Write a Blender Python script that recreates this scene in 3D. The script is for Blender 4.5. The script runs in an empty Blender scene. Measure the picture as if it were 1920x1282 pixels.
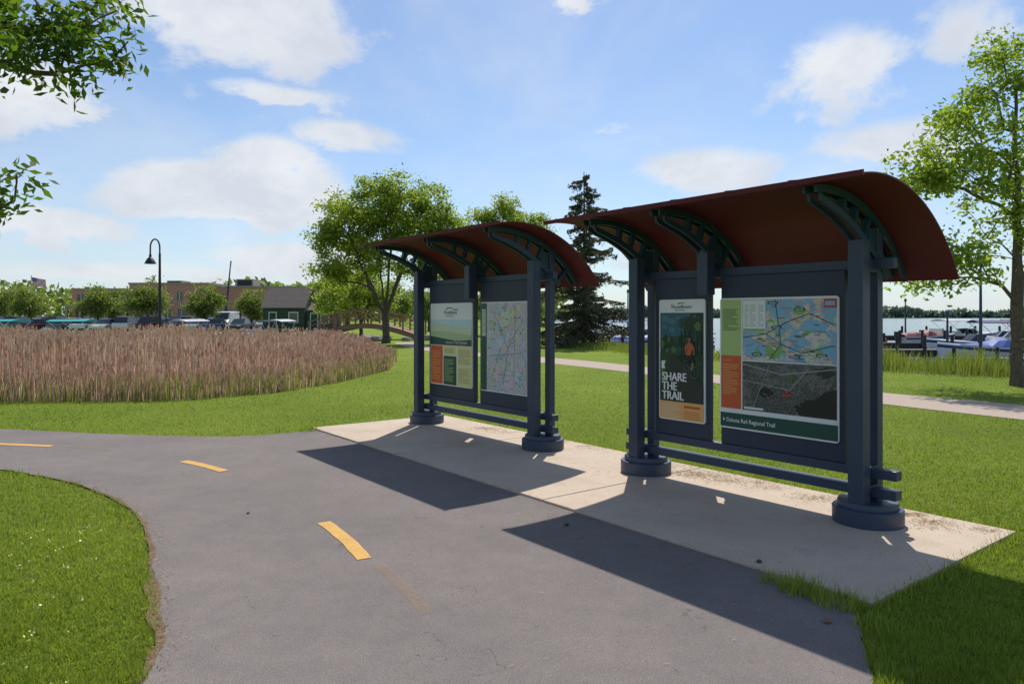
import bpy, math, random
import numpy as np
from mathutils import Vector, Matrix
R=random.Random(7); N=np.random.default_rng(5)
sc=bpy.context.scene
COL=sc.collection
# ------------------------------------------------------------------ materials
def newmat(name):
    m=bpy.data.materials.new(name); m.use_nodes=True
    nt=m.node_tree; b=nt.nodes.get('Principled BSDF'); return m,nt,b
def rgba(c): return (c[0],c[1],c[2],1)
def coords(nt,scale=None):
    tc=nt.nodes.new('ShaderNodeTexCoord'); mp=nt.nodes.new('ShaderNodeMapping')
    nt.links.new(tc.outputs['Object'],mp.inputs[0])
    if scale: mp.inputs['Scale'].default_value=scale
    return mp.outputs[0]
def noise(nt,vec,s,d=4,r=.55,dist=0):
    n=nt.nodes.new('ShaderNodeTexNoise'); n.inputs['Scale'].default_value=s; n.inputs['Detail'].default_value=d
    n.inputs['Roughness'].default_value=r; n.inputs['Distortion'].default_value=dist
    if vec is not None: nt.links.new(vec,n.inputs['Vector'])
    return n.outputs[0]
def ramp(nt,fac,stops):
    r=nt.nodes.new('ShaderNodeValToRGB'); nt.links.new(fac,r.inputs[0]); e=r.color_ramp.elements
    while len(e)<len(stops): e.new(.5)
    for k,(p,c) in enumerate(stops): e[k].position=p; e[k].color=rgba(c)
    return r.outputs[0]
def mixc(nt,f,a,b,mode='MIX'):
    m=nt.nodes.new('ShaderNodeMix'); m.data_type='RGBA'; m.blend_type=mode
    for s,v in ((m.inputs[0],f),(m.inputs[6],a),(m.inputs[7],b)):
        if hasattr(v,'is_output'): nt.links.new(v,s)
        elif isinstance(v,(int,float)): s.default_value=v
        else: s.default_value=rgba(v)
    return m.outputs[2]
def bump(nt,b,h,st,dist=.01):
    n=nt.nodes.new('ShaderNodeBump'); n.inputs['Strength'].default_value=st; n.inputs['Distance'].default_value=dist
    nt.links.new(h,n.inputs['Height']); nt.links.new(n.outputs[0],b.inputs['Normal'])
def M(op,nt,a,b=None,c=None):
    m=nt.nodes.new('ShaderNodeMath'); m.operation=op
    for i,v in enumerate((a,b,c)):
        if v is None: continue
        if hasattr(v,'is_output'): nt.links.new(v,m.inputs[i])
        else: m.inputs[i].default_value=v
    return m.outputs[0]
def pm(name,c,c2=None,scale=6,rough=.6,bst=0,metal=0,spec=.4,bs=None):
    m,nt,b=newmat(name); b.inputs['Roughness'].default_value=rough; b.inputs['Metallic'].default_value=metal
    b.inputs['Specular IOR Level'].default_value=spec
    v=coords(nt)
    c2=c2 or tuple(x*.78 for x in c)
    col=ramp(nt,noise(nt,v,scale,5,.6),[(.3,c2),(.7,c)])
    nt.links.new(col,b.inputs['Base Color'])
    if bst: bump(nt,b,noise(nt,v,bs or scale*8,3),bst,.004)
    return m
def leafmat(name,c1,c2,trans=.45,sc_=1.2,tint=(1.35,1.25,.6)):
    m,nt,b=newmat(name); nt.nodes.remove(b)
    out=nt.nodes['Material Output']
    at=nt.nodes.new('ShaderNodeAttribute'); at.attribute_name='var'
    v=coords(nt); n=noise(nt,v,sc_,2)
    f=M('ADD',nt,M('MULTIPLY',nt,at.outputs['Fac'],.6),M('MULTIPLY',nt,n,.4))
    col=ramp(nt,f,[(.15,c1),(.8,c2)])
    d=nt.nodes.new('ShaderNodeBsdfPrincipled'); d.inputs['Roughness'].default_value=.5; d.inputs['Specular IOR Level'].default_value=.25
    t=nt.nodes.new('ShaderNodeBsdfTranslucent'); ms=nt.nodes.new('ShaderNodeMixShader'); ms.inputs[0].default_value=trans
    tc=mixc(nt,1.0,col,tint,'MULTIPLY')
    nt.links.new(col,d.inputs['Base Color']); nt.links.new(tc,t.inputs['Color'])
    nt.links.new(d.outputs[0],ms.inputs[1]); nt.links.new(t.outputs[0],ms.inputs[2]); nt.links.new(ms.outputs[0],out.inputs[0])
    return m
def asphalt(name,base):
    m,nt,b=newmat(name); v=coords(nt)
    fine=noise(nt,v,150,3,.75); big=noise(nt,v,.8,5,.6); mid=noise(nt,v,5,6,.75)
    c=ramp(nt,fine,[(.3,tuple(x*.62 for x in base)),(.52,base),(.75,tuple(x*1.6 for x in base))])
    c=mixc(nt,1.0,c,ramp(nt,big,[(.3,(.86,.86,.87)),(.7,(1.12,1.10,1.08))]),'MULTIPLY')
    c=mixc(nt,1.0,c,ramp(nt,mid,[(.25,(.88,.88,.89)),(.75,(1.10,1.09,1.08))]),'MULTIPLY')
    wv=nt.nodes.new('ShaderNodeVectorMath'); wv.operation='ADD'
    nn=nt.nodes.new('ShaderNodeTexNoise'); nn.inputs['Scale'].default_value=2.5; nn.inputs['Detail'].default_value=5; nt.links.new(v,nn.inputs[0])
    nt.links.new(v,wv.inputs[0]); nt.links.new(nn.outputs['Color'],wv.inputs[1])
    vo=nt.nodes.new('ShaderNodeTexVoronoi'); vo.feature='DISTANCE_TO_EDGE'; vo.inputs['Scale'].default_value=.5; nt.links.new(wv.outputs[0],vo.inputs[0])
    msk=M('MULTIPLY',nt,M('LESS_THAN',nt,vo.outputs[0],.0022),M('GREATER_THAN',nt,noise(nt,v,1.1,2),.52))
    c=mixc(nt,M('MULTIPLY',nt,msk,.45),c,tuple(x*.35 for x in base))
    sp_=M('GREATER_THAN',nt,noise(nt,v,26,2,.4),.76)
    c=mixc(nt,M('MULTIPLY',nt,sp_,.3),c,(.28,.24,.19))
    nt.links.new(c,b.inputs['Base Color']); b.inputs['Roughness'].default_value=.9; b.inputs['Specular IOR Level'].default_value=.2
    bump(nt,b,fine,.5,.006); return m
MAT={}
MAT['asphalt']=asphalt('asphalt',(.198,.176,.166))
MAT['lot']=asphalt('lot_asphalt',(.15,.15,.15))
def concrete():
    m,nt,b=newmat('concrete'); v=coords(nt)
    c=ramp(nt,noise(nt,v,1.6,8,.68),[(.25,(.42,.33,.245)),(.5,(.52,.42,.32)),(.8,(.60,.50,.395))])
    c=mixc(nt,1.0,c,ramp(nt,noise(nt,v,120,3,.7),[(.3,(.75,.74,.72)),(.6,(1.1,1.1,1.1))]),'MULTIPLY')
    c=mixc(nt,M('MULTIPLY',nt,M('GREATER_THAN',nt,noise(nt,v,3.2,7,.7),.60),.22),c,(.24,.18,.12))
    nt.links.new(c,b.inputs['Base Color']); b.inputs['Roughness'].default_value=.85
    bump(nt,b,noise(nt,v,90,4),.4,.004); return m
MAT['concrete']=concrete()
def grassground():
    m,nt,b=newmat('lawn'); v=coords(nt)
    c=ramp(nt,noise(nt,v,.35,6,.65),[(.25,(.16,.235,.026)),(.5,(.22,.305,.035)),(.75,(.29,.36,.055))])
    c=mixc(nt,1.0,c,ramp(nt,noise(nt,v,14,6,.75),[(.3,(.5,.53,.4)),(.55,(1,1,1)),(.75,(1.32,1.24,1.1))]),'MULTIPLY')
    nt.links.new(c,b.inputs['Base Color']); b.inputs['Roughness'].default_value=.9; b.inputs['Specular IOR Level'].default_value=.1
    bump(nt,b,noise(nt,v,35,4,.8),1.0,.05); return m
MAT['lawn']=grassground()
MAT['gravel']=pm('gravel',(.48,.39,.32),(.33,.26,.21),30,.95,.6)
MAT['soil']=pm('soil',(.24,.155,.10),(.10,.065,.04),25,1,.8)
def paint_mat(name,c,lo,hi,amt):
    m,nt,b=newmat(name); v=coords(nt)
    mr=nt.nodes.new('ShaderNodeMapRange'); nt.links.new(noise(nt,v,70,9,.85),mr.inputs[0]); mr.inputs[1].default_value=lo; mr.inputs[2].default_value=hi; mr.inputs[4].default_value=amt
    nt.links.new(ramp(nt,noise(nt,v,6,4),[(.3,tuple(x*.82 for x in c)),(.7,c)]),b.inputs['Base Color'])
    b.inputs['Roughness'].default_value=.75; bump(nt,b,noise(nt,v,160,3),.5,.005)
    tr=nt.nodes.new('ShaderNodeBsdfTransparent'); ms=nt.nodes.new('ShaderNodeMixShader'); nt.links.new(mr.outputs[0],ms.inputs[0]); nt.links.new(tr.outputs[0],ms.inputs[1]); nt.links.new(b.outputs[0],ms.inputs[2])
    nt.links.new(ms.outputs[0],nt.nodes['Material Output'].inputs[0]); return m
MAT['yellow']=paint_mat('yellow_paint',(.70,.40,.09),.34,.44,.96)
MAT['faded']=paint_mat('faded_paint',(.46,.29,.12),.46,.62,.6)
MAT['navy']=pm('navy_metal',(.042,.060,.098),(.034,.049,.082),3,.45,.15,0,.45,150)
MAT['navy2']=pm('navy_panel',(.032,.044,.070),(.026,.036,.060),2,.5,.1)
MAT['teal']=pm('teal_metal',(.020,.058,.080),(.016,.046,.064),3,.45,0,0,.4)
MAT['maroon']=pm('maroon_metal',(.125,.018,.024),(.095,.014,.019),2,.6,0,0,.3)
MAT['white']=pm('white_paint',(.75,.75,.72),(.68,.68,.66),3,.5)
MAT['gel']=pm('white_gelcoat',(.7,.71,.72),(.6,.61,.63),2,.25)
MAT['cream']=pm('cream',(.62,.60,.50),None,3,.5)
MAT['black']=pm('black_paint',(.02,.022,.026),None,5,.45)
MAT['tyre']=pm('rubber',(.018,.018,.018),None,5,.9)
MAT['glass']=pm('dark_glass',(.03,.04,.05),None,3,.08,0,0,.8)
MAT['wood']=pm('brown_wood',(.33,.19,.12),(.2,.12,.075),8,.8,.4)
MAT['dockwood']=pm('grey_dock_wood',(.20,.18,.16),(.10,.09,.08),9,.85,.4)
MAT['dark']=pm('dark_timber',(.05,.045,.04),None,9,.85)
MAT['bark']=pm('bark',(.17,.13,.10),(.075,.06,.045),14,.95,.8)
MAT['bark2']=pm('bark_dark',(.12,.095,.075),(.055,.045,.036),14,.95,.8)
MAT['rock']=pm('rock',(.3,.28,.26),(.15,.14,.13),5,.9,.6)
MAT['leafA']=leafmat('leaf_ash',(.15,.24,.04),(.34,.44,.085),.6)
MAT['leafB']=leafmat('leaf_spring',(.14,.24,.03),(.32,.44,.08),.6)
MAT['leafC']=leafmat('leaf_far',(.12,.18,.05),(.25,.33,.09),.5)
MAT['leafD']=leafmat('leaf_near',(.04,.10,.012),(.14,.24,.03),.5)
MAT['needle']=leafmat('spruce_needle',(.05,.062,.04),(.19,.19,.12),.3,1.2,(1.1,1.1,.8))
MAT['blade']=leafmat('grass_blade',(.14,.215,.025),(.36,.455,.08),.45,.6,(1.3,1.22,.68))
MAT['reedg']=leafmat('green_reed',(.14,.20,.045),(.30,.36,.10),.4)
MAT['straw']=leafmat('dry_straw',(.22,.15,.09),(.50,.38,.24),.2,.5)
MAT['reed']=leafmat('dead_reed',(.40,.275,.215),(.80,.63,.51),.42,.35,(1.15,1.0,.87))
MAT['head']=leafmat('cattail_head',(.34,.215,.155),(.66,.49,.38),.2,.6,(1.1,1,.9))
MAT['haze']=leafmat('far_wood',(.12,.19,.16),(.19,.26,.21),.2,.02)  # bluish green: aerial haze of the far shore put into the leaf colour
MAT['teal_tarp']=pm('teal_tarp',(.02,.36,.36),(.015,.27,.28),3,.6)
MAT['blue_tarp']=pm('blue_tarp',(.03,.10,.38),(.02,.07,.27),3,.6)
MAT['navy_tarp']=pm('navy_tarp',(.025,.04,.13),None,3,.6)
MAT['red_tarp']=pm('maroon_tarp',(.18,.03,.035),None,3,.6)
MAT['grey_tarp']=pm('grey_tarp',(.5,.52,.55),(.4,.42,.44),3,.6)
MAT['orange_hull']=pm('orange_hull',(.65,.12,.03),None,3,.3)
def shingle():
    m,nt,b=newmat('grey_shingle'); v=coords(nt)
    w=nt.nodes.new('ShaderNodeTexWave'); w.bands_direction='Z'; w.inputs['Scale'].default_value=2.2; w.inputs['Distortion'].default_value=.6; nt.links.new(v,w.inputs[0])
    c=ramp(nt,w.outputs['Fac'],[(.1,(.12,.105,.095)),(.7,(.21,.185,.17))]); c=mixc(nt,1.0,c,ramp(nt,noise(nt,v,9,5,.7),[(.3,(.7,.7,.7)),(.7,(1.25,1.2,1.15))]),'MULTIPLY')
    nt.links.new(c,b.inputs['Base Color']); b.inputs['Roughness'].default_value=1; b.inputs['Specular IOR Level'].default_value=.1; return m
MAT['shingle']=shingle()
MAT['greenwall']=pm('green_siding',(.035,.065,.05),None,3,.7)
MAT['trim']=pm('stone_trim',(.36,.31,.26),None,3,.8)
def brick():
    m,nt,b=newmat('brick'); tc=nt.nodes.new('ShaderNodeTexCoord'); mp=nt.nodes.new('ShaderNodeMapping'); mp.inputs['Rotation'].default_value=(math.pi/2,0,0)
    nt.links.new(tc.outputs['Object'],mp.inputs[0])
    br=nt.nodes.new('ShaderNodeTexBrick'); nt.links.new(mp.outputs[0],br.inputs[0]); br.inputs['Scale'].default_value=2.2
    br.inputs['Color1'].default_value=(.52,.27,.19,1); br.inputs['Color2'].default_value=(.43,.21,.15,1); br.inputs['Mortar'].default_value=(.46,.35,.28,1); br.inputs['Mortar Size'].default_value=.008
    nt.links.new(br.outputs[0],b.inputs['Base Color']); b.inputs['Roughness'].default_value=.9; return m
MAT['brick']=brick()
def carpaint():
    m,nt,b=newmat('car_paint'); o=nt.nodes.new('ShaderNodeObjectInfo'); nt.links.new(o.outputs['Color'],b.inputs['Base Color'])
    b.inputs['Roughness'].default_value=.3; b.inputs['Coat Weight'].default_value=.5; return m
MAT['car']=carpaint()
def water():
    m,nt,b=newmat('water'); v=coords(nt,(1,2.2,1))
    b.inputs['Base Color'].default_value=(.09,.12,.135,1); b.inputs['Roughness'].default_value=.12; b.inputs['IOR'].default_value=1.33
    bump(nt,b,noise(nt,v,1.6,5,.6),.35,.12); return m
MAT['water']=water()
def flat(name,c,rough=.35): return pm(name,c,tuple(x*.95 for x in c),4,rough)
P={k:flat('print_'+k,c) for k,c in dict(white=(.78,.79,.75),cream=(.66,.66,.5),ltgreen=(.42,.55,.2),orange=(.62,.11,.03),peach=(.8,.42,.14),
  dkgreen=(.012,.075,.055),green=(.07,.16,.04),green2=(.2,.42,.1),green3=(.013,.038,.02),forest=(.022,.062,.03),sky=(.028,.115,.155),sky2=(.52,.68,.70),haze=(.07,.17,.19),ink=(.03,.05,.05),yellow=(.72,.68,.24),
  road=(.03,.035,.03),skin=(.26,.12,.08),shirt=(.50,.10,.035),bike=(.05,.16,.16),blue=(.22,.45,.62),red=(.55,.05,.035),grey=(.35,.36,.36),blk=(.012,.014,.014),pink=(.68,.55,.56),
  pale=(.60,.66,.42),pale2=(.42,.54,.28),palegreen=(.55,.64,.45),tan=(.6,.52,.36)).items()}
def mapmat(name,pal,road,lake,scale,lakec,thr,rw=.02):
    m,nt,b=newmat(name); v=coords(nt)
    vo=nt.nodes.new('ShaderNodeTexVoronoi'); vo.inputs['Scale'].default_value=scale; nt.links.new(v,vo.inputs[0])
    sep=nt.nodes.new('ShaderNodeSeparateColor'); nt.links.new(vo.outputs['Color'],sep.inputs[0])
    st=[(i/len(pal),c) for i,c in enumerate(pal)]
    c=ramp(nt,sep.outputs[0],st)
    c=mixc(nt,M('GREATER_THAN',nt,noise(nt,v,lake,4,.55,.6),thr),c,lakec)
    for s,w,cc in ((scale*1.0,rw,road),(scale*2.7,rw*1.4,tuple(x*.8 for x in road))):
        ve=nt.nodes.new('ShaderNodeTexVoronoi'); ve.feature='DISTANCE_TO_EDGE'; ve.inputs['Scale'].default_value=s; nt.links.new(v,ve.inputs[0])
        c=mixc(nt,M('MULTIPLY',nt,M('LESS_THAN',nt,ve.outputs[0],w),.7),c,cc)
    nt.links.new(c,b.inputs['Base Color']); b.inputs['Roughness'].default_value=.35; return m
P['mapA']=mapmat('print_lake_map',[(.6,.58,.42),(.62,.5,.6),(.62,.62,.5),(.36,.55,.25),(.72,.52,.42),(.5,.6,.45)],(.4,.3,.3),6,8.5,(.22,.44,.60),.50,.022)
P['mapB']=mapmat('print_city_map',[(.66,.67,.63),(.50,.60,.66),(.67,.54,.60),(.47,.61,.40),(.69,.66,.50),(.64,.63,.63),(.66,.57,.50)],(.40,.39,.43),8,9,(.44,.56,.66),.60,.035)
P['aerial']=mapmat('print_aerial',[(.035,.04,.035),(.065,.065,.06),(.02,.026,.022),(.12,.12,.11)],(.20,.20,.185),3,30,(.018,.025,.022),.54,.04)
# ------------------------------------------------------------------ mesh builder
def meta(o,kind=None,label=None,cat=None,group=None):
    if kind:o['kind']=kind
    if label:o['label']=label
    if cat:o['category']=cat
    if group:o['group']=group
    return o
class MB:
    def __init__(s): s.v=[];s.f=[];s.m=[];s.mats=[]
    def mi(s,mat):
        if mat not in s.mats: s.mats.append(mat)
        return s.mats.index(mat)
    def add(s,vs,fs,mat):
        o=len(s.v); s.v+=[tuple(v) for v in vs]; i=s.mi(mat)
        for f in fs: s.f.append([k+o for k in f]); s.m.append(i)
    def box(s,x0,x1,y0,y1,z0,z1,mat):
        s.add([(x0,y0,z0),(x1,y0,z0),(x1,y1,z0),(x0,y1,z0),(x0,y0,z1),(x1,y0,z1),(x1,y1,z1),(x0,y1,z1)],
          [(0,3,2,1),(4,5,6,7),(0,1,5,4),(1,2,6,5),(2,3,7,6),(3,0,4,7)],mat)
    def lathe(s,cx,cy,prof,mat,n=32):
        vs=[];fs=[]
        for r,z in prof:
            for k in range(n): a=2*math.pi*k/n; vs.append((cx+r*math.cos(a),cy+r*math.sin(a),z))
        for j in range(len(prof)-1):
            for k in range(n): fs.append((j*n+k,j*n+(k+1)%n,(j+1)*n+(k+1)%n,(j+1)*n+k))
        fs.append([(len(prof)-1)*n+k for k in range(n)]); fs.append([n-1-k for k in range(n)])
        s.add(vs,fs,mat)
    def tube(s,pts,rad,mat,n=8):
        vs=[];fs=[]
        pts=[Vector(p) for p in pts]
        for j,p in enumerate(pts):
            t=(pts[min(j+1,len(pts)-1)]-pts[max(j-1,0)]).normalized()
            a=t.cross(Vector((.3,.95,.1))); a.normalize(); b=t.cross(a)
            r=rad[j] if isinstance(rad,(list,tuple)) else rad
            for k in range(n): q=2*math.pi*k/n; vs.append(p+a*math.cos(q)*r+b*math.sin(q)*r)
        for j in range(len(pts)-1):
            for k in range(n): fs.append((j*n+k,j*n+(k+1)%n,(j+1)*n+(k+1)%n,(j+1)*n+k))
        fs.append(list(range(n-1,-1,-1))); fs.append([(len(pts)-1)*n+k for k in range(n)])
        s.add(vs,fs,mat)
    def strip(s,A,B,x0,x1,mat):
        n=len(A); vs=[];fs=[]
        for (a,b) in zip(A,B): vs+=[(x0,a[0],a[1]),(x1,a[0],a[1]),(x1,b[0],b[1]),(x0,b[0],b[1])]
        for j in range(n-1):
            o=4*j
            for k in range(4): fs.append((o+k,o+(k+1)%4,o+4+(k+1)%4,o+4+k))
        fs+= [(0,3,2,1),(4*n-4,4*n-3,4*n-2,4*n-1)]
        s.add(vs,fs,mat)
    def loft(s,rings,mat,cap=True):
        n=len(rings[0]); vs=[p for r in rings for p in r]; fs=[]
        for j in range(len(rings)-1):
            for k in range(n): fs.append((j*n+k,j*n+(k+1)%n,(j+1)*n+(k+1)%n,(j+1)*n+k))
        if cap: fs.append(list(range(n-1,-1,-1))); fs.append([(len(rings)-1)*n+k for k in range(n)])
        s.add(vs,fs,mat)
    def make(s,name,parent=None,loc=(0,0,0),rot=0,smooth=False,bevel=0,recalc=True,**k):
        me=bpy.data.meshes.new(name); me.from_pydata(s.v,[],s.f)
        for m in s.mats: me.materials.append(m)
        me.polygons.foreach_set('material_index',s.m)
        if recalc:
            import bmesh
            bm=bmesh.new(); bm.from_mesh(me); bmesh.ops.recalc_face_normals(bm,faces=bm.faces); bm.to_mesh(me); bm.free()
        if smooth:
            me.polygons.foreach_set('use_smooth',[True]*len(me.polygons)); 
            try: me.set_sharp_from_angle(angle=math.radians(35))
            except Exception: pass
        o=bpy.data.objects.new(name,me); COL.objects.link(o); o.location=loc; o.rotation_euler=(0,0,rot)
        if parent: o.parent=parent
        if bevel:
            b=o.modifiers.new('b','BEVEL'); b.width=bevel; b.segments=2; b.limit_method='ANGLE'
        return meta(o,**k)
def empty(name,loc,rot=0,**k):
    o=bpy.data.objects.new(name,None); COL.objects.link(o); o.location=loc; o.rotation_euler=(0,0,rot); o.empty_display_size=.3
    return meta(o,**k)
def npmesh(name,V,k,mat,var=None,parent=None,loc=(0,0,0),**kw):
    V=np.asarray(V,dtype=np.float32).reshape(-1,3); n=len(V)//k
    me=bpy.data.meshes.new(name); me.vertices.add(len(V)); me.vertices.foreach_set('co',V.ravel())
    me.loops.add(n*k); me.loops.foreach_set('vertex_index',np.arange(n*k,dtype=np.int32))
    me.polygons.add(n); me.polygons.foreach_set('loop_start',np.arange(0,n*k,k,dtype=np.int32))
    try: me.polygons.foreach_set('loop_total',np.full(n,k,dtype=np.int32))
    except Exception: pass
    me.update(calc_edges=True); me.materials.append(mat)
    if var is not None:
        a=me.attributes.new('var','FLOAT','FACE'); a.data.foreach_set('value',np.asarray(var,dtype=np.float32))
    o=bpy.data.objects.new(name,me); COL.objects.link(o); o.location=loc
    if parent:o.parent=parent
    return meta(o,**kw)
def copytree(o,loc,rot=None,scale=None,color=None,**k):
    c=o.copy(); COL.objects.link(c); c.location=loc
    if rot is not None: c.rotation_euler=(0,0,rot)
    if scale: c.scale=scale if isinstance(scale,tuple) else (scale,)*3
    if color: c.color=color
    for ch in o.children:
        d=ch.copy(); COL.objects.link(d); d.parent=c
        if color and ch.name.startswith('body'): d.color=color
        for g in ch.children:
            e=g.copy(); COL.objects.link(e); e.parent=d
    return meta(c,**k)
def leaves(C,size,elong=1.0,flat=0.0):
    n=len(C); d=N.normal(size=(n,3)); d[:,2]*=(1-flat); d/=np.linalg.norm(d,axis=1,keepdims=True)
    u=N.normal(size=(n,3)); s=np.cross(d,u); s/=np.linalg.norm(s,axis=1,keepdims=True)
    nn=np.cross(d,s); sz=(size*N.uniform(.6,1.3,n))[:,None]
    a=C-d*sz*.5*elong; b=C+s*sz*.32+nn*sz*.08; c=C+d*sz*.5*elong; e=C-s*sz*.32+nn*sz*.08
    return np.stack([a,b,c,e],axis=1)
# ------------------------------------------------------------------ polygons and tests
def pip(poly,X,Y):
    ins=np.zeros(X.shape,bool); n=len(poly)
    for i in range(n):
        x1,y1=poly[i]; x2,y2=poly[(i+1)%n]
        c=((y1>Y)!=(y2>Y)); xi=(x2-x1)*(Y-y1)/((y2-y1) if y2!=y1 else 1e-9)+x1
        ins^=c&(X<xi)
    return ins
def pdist(poly,X,Y):
    D=np.full(X.shape,1e9)
    for i in range(len(poly)):
        a=np.array(poly[i]);b=np.array(poly[(i+1)%len(poly)]); ab=b-a
        t=np.clip(((X-a[0])*ab[0]+(Y-a[1])*ab[1])/(ab@ab),0,1)
        D=np.minimum(D,np.hypot(X-a[0]-t*ab[0],Y-a[1]-t*ab[1]))
    return D
def smoothline(pts,k=6):
    out=[]; P_=[pts[0]]+list(pts)+[pts[-1]]
    for i in range(1,len(P_)-2):
        p0,p1,p2,p3=[np.array(q,float) for q in P_[i-1:i+3]]
        for j in range(k):
            t=j/k; out.append(tuple(.5*((2*p1)+(-p0+p2)*t+(2*p0-5*p1+4*p2-p3)*t*t+(-p0+3*p1-3*p2+p3)*t**3)))
    out.append(tuple(pts[-1])); return out
O=np.array([2.04,4.08]); U=np.array([-.609,.793]); Vv=np.array([.793,.609])
def uv(u,v): p=O+u*U+v*Vv; return (float(p[0]),float(p[1]))
left_edge=smoothline([(-1.1,-3),(-1.25,.5),(-1.45,2.2),(-1.66,3.24),(-1.89,3.87),(-2.29,4.58),(-2.78,5.49),(-3.36,6.26),(-4.11,6.94),(-5.01,7.5),(-5.9,7.85),(-9,8.6),(-16,9.6),(-40,13)],12)
far_edge=smoothline([(-40,16.5),(-16,12.4),(-9,10.85),(-7.5,10.55),(-6.12,10.2),(-4.86,9.94),(-3.87,9.87),(-3.2,10.15),(-2.95,10.45)],10)
right_edge=smoothline([(1.93,4.2),(1.87,3.9),(1.62,3.24),(1.3,2.3),(1.1,.8),(1.3,-3)],10)
def jit(L,a): return [(x+R.uniform(-a,a),y+R.uniform(-a,a)) for x,y in L]
asph=jit(left_edge,.012)+jit(far_edge,.012)+[uv(8.15,.15),uv(.2,.15)]+jit(right_edge,.012)
pad=[uv(0,0),uv(8.15,0),uv(8.15,2.235),uv(0,2.235)]
gt=smoothline([(-6.2,47),(-4,38),(-1.2,32.5),(1.8,28.6),(4.0,24.5),(7.65,16.4),(9.54,13.4),(13,8),(20,-2)])
gb=smoothline([(18,-3),(11,6.6),(8.17,11.5),(6.67,14.3),(3.49,21.4),(1.65,24.9),(-1.6,30.2),(-4.8,36.6),(-7.6,46)])
grav=gt+gb
lake=[(60,-5),(24,15),(15.3,20.8),(12.4,24),(9.4,29),(6.6,36),(5.0,43),(2.6,49),(3.2,60),(6,100),(70,1400),(2500,1400),(2500,-5)]
chan=[(-90,42),(-14,42),(-11.3,48),(-11.3,58),(-14,68),(-90,68)]
marsh=[(-60,24),(-30,15.5),(-16,13.7),(-9.7,13.75),(-6.5,14.1),(-5.1,15.6),(-4.3,18.2),(-3.8,22.3),(-4.3,27),(-6.5,33),(-9.5,39),(-14,42),(-60,42)]
# ------------------------------------------------------------------ ground
def axis(a,b,step,lo,hi):
    L=list(np.arange(a,b+.01,step)); s=step
    x=L[-1]
    while x<hi: s*=1.25; x+=s; L.append(x)
    s=step; x=L[0]; pre=[]
    while x>lo: s*=1.25; x-=s; pre.append(x)
    return np.array(pre[::-1]+L)
gx=axis(-32,30,.7,-3500,3500); gy=axis(-6,72,.7,-400,4500)
X,Y=np.meshgrid(gx,gy); Z=np.zeros_like(X)
for poly in (lake,chan):
    d=pdist(poly,X,Y)*np.where(pip(poly,X,Y),1,-1); Z=np.minimum(Z,-np.clip((d+1.2)/2.6,0,1)*1.5)
nx,ny=len(gx),len(gy); vs=np.stack([X,Y,Z],-1).reshape(-1,3)
I=np.arange(ny-1)[:,None]*nx+np.arange(nx-1)[None,:]
fs=np.stack([I,I+1,I+nx+1,I+nx],-1).reshape(-1,4)
me=bpy.data.meshes.new('ground'); me.from_pydata(vs.tolist(),[],fs.tolist()); me.materials.append(MAT['lawn'])
me.polygons.foreach_set('use_smooth',[True]*len(me.polygons))
g=bpy.data.objects.new('ground',me); COL.objects.link(g); meta(g,kind='structure')
def sheet(name,poly,z,mat,**k):
    from mathutils.geometry import tessellate_polygon
    tri=tessellate_polygon([[Vector((x,y,0)) for x,y in poly]])
    me=bpy.data.meshes.new(name); vs=[(x,y,z) for x,y in poly]; fs=[]
    for a,b,c in tri:
        n=(vs[b][0]-vs[a][0])*(vs[c][1]-vs[a][1])-(vs[b][1]-vs[a][1])*(vs[c][0]-vs[a][0])
        fs.append((a,b,c) if n>0 else (a,c,b))
    me.from_pydata(vs,[],fs); me.materials.append(mat)
    o=bpy.data.objects.new(name,me); COL.objects.link(o); return meta(o,**k)
sheet('water',[(-95,-5),(2600,-5),(2600,1450),(-95,1450)],-.6,MAT['water'],kind='structure')
sheet('asphalt_path',asph,.012,MAT['asphalt'],kind='structure')
sheet('gravel_path',grav,.008,MAT['gravel'],kind='structure')
sheet('parking_lot',[(-95,80),(-24,80),(-24,128),(-95,128)],.01,MAT['lot'],kind='structure')
le=[p for p in left_edge if 1.0<p[1]<7.2]
so=[(x-(.03+.025*math.sin(y*5)+.018*math.sin(y*13+1)+R.uniform(0,.015))*(1.2 if y<4.8 else .4),y) for x,y in le]; si=[(x+.01+.015*math.sin(y*9)+R.uniform(.0,.015),y) for x,y in le]
sheet('soil_verge',so+si[::-1],.016,MAT['soil'],kind='structure')
mb=MB()
ang=math.atan2(-.793,.609)
for a,b in ((0,2.9),(2.914,5.6),(5.614,8.15)): mb.box(-b,-a,0,2.235,-.05,.032,MAT['concrete'])
mb.box(-8.1,-.05,.05,2.2,-.04,.006,MAT['soil'])
mb.make('concrete_pad',loc=(O[0],O[1],0),rot=ang,bevel=.006,kind='structure')
def dash(p,q,w,mat,name,bend=0):
    p=np.array(p);q=np.array(q);d=(q-p)/np.linalg.norm(q-p);n=np.array([-d[1],d[0]]); L=[];Rr=[]
    for i in range(9):
        t=i/8; c=p+(q-p)*t+n*bend*math.sin(math.pi*t); L.append(tuple(c+n*(w/2+R.uniform(-.004,.004))));Rr.append(tuple(c-n*(w/2+R.uniform(-.004,.004))))
    sheet(name,L+Rr[::-1],.016,mat,kind='structure')
dash((-1.50,5.74),(-1.0,4.87),.105,MAT['yellow'],'painted_marking',.02)
dash((-3.73,8.17),(-3.06,7.64),.105,MAT['yellow'],'painted_marking',.02)
dash((-6.9,9.33),(-5.83,9.12),.105,MAT['yellow'],'painted_marking')
dash((-.90,4.78),(-.47,3.97),.075,MAT['faded'],'faded_marking',.02)
dash((-5.6,9.08),(-4.9,8.86),.08,MAT['faded'],'faded_marking')
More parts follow.
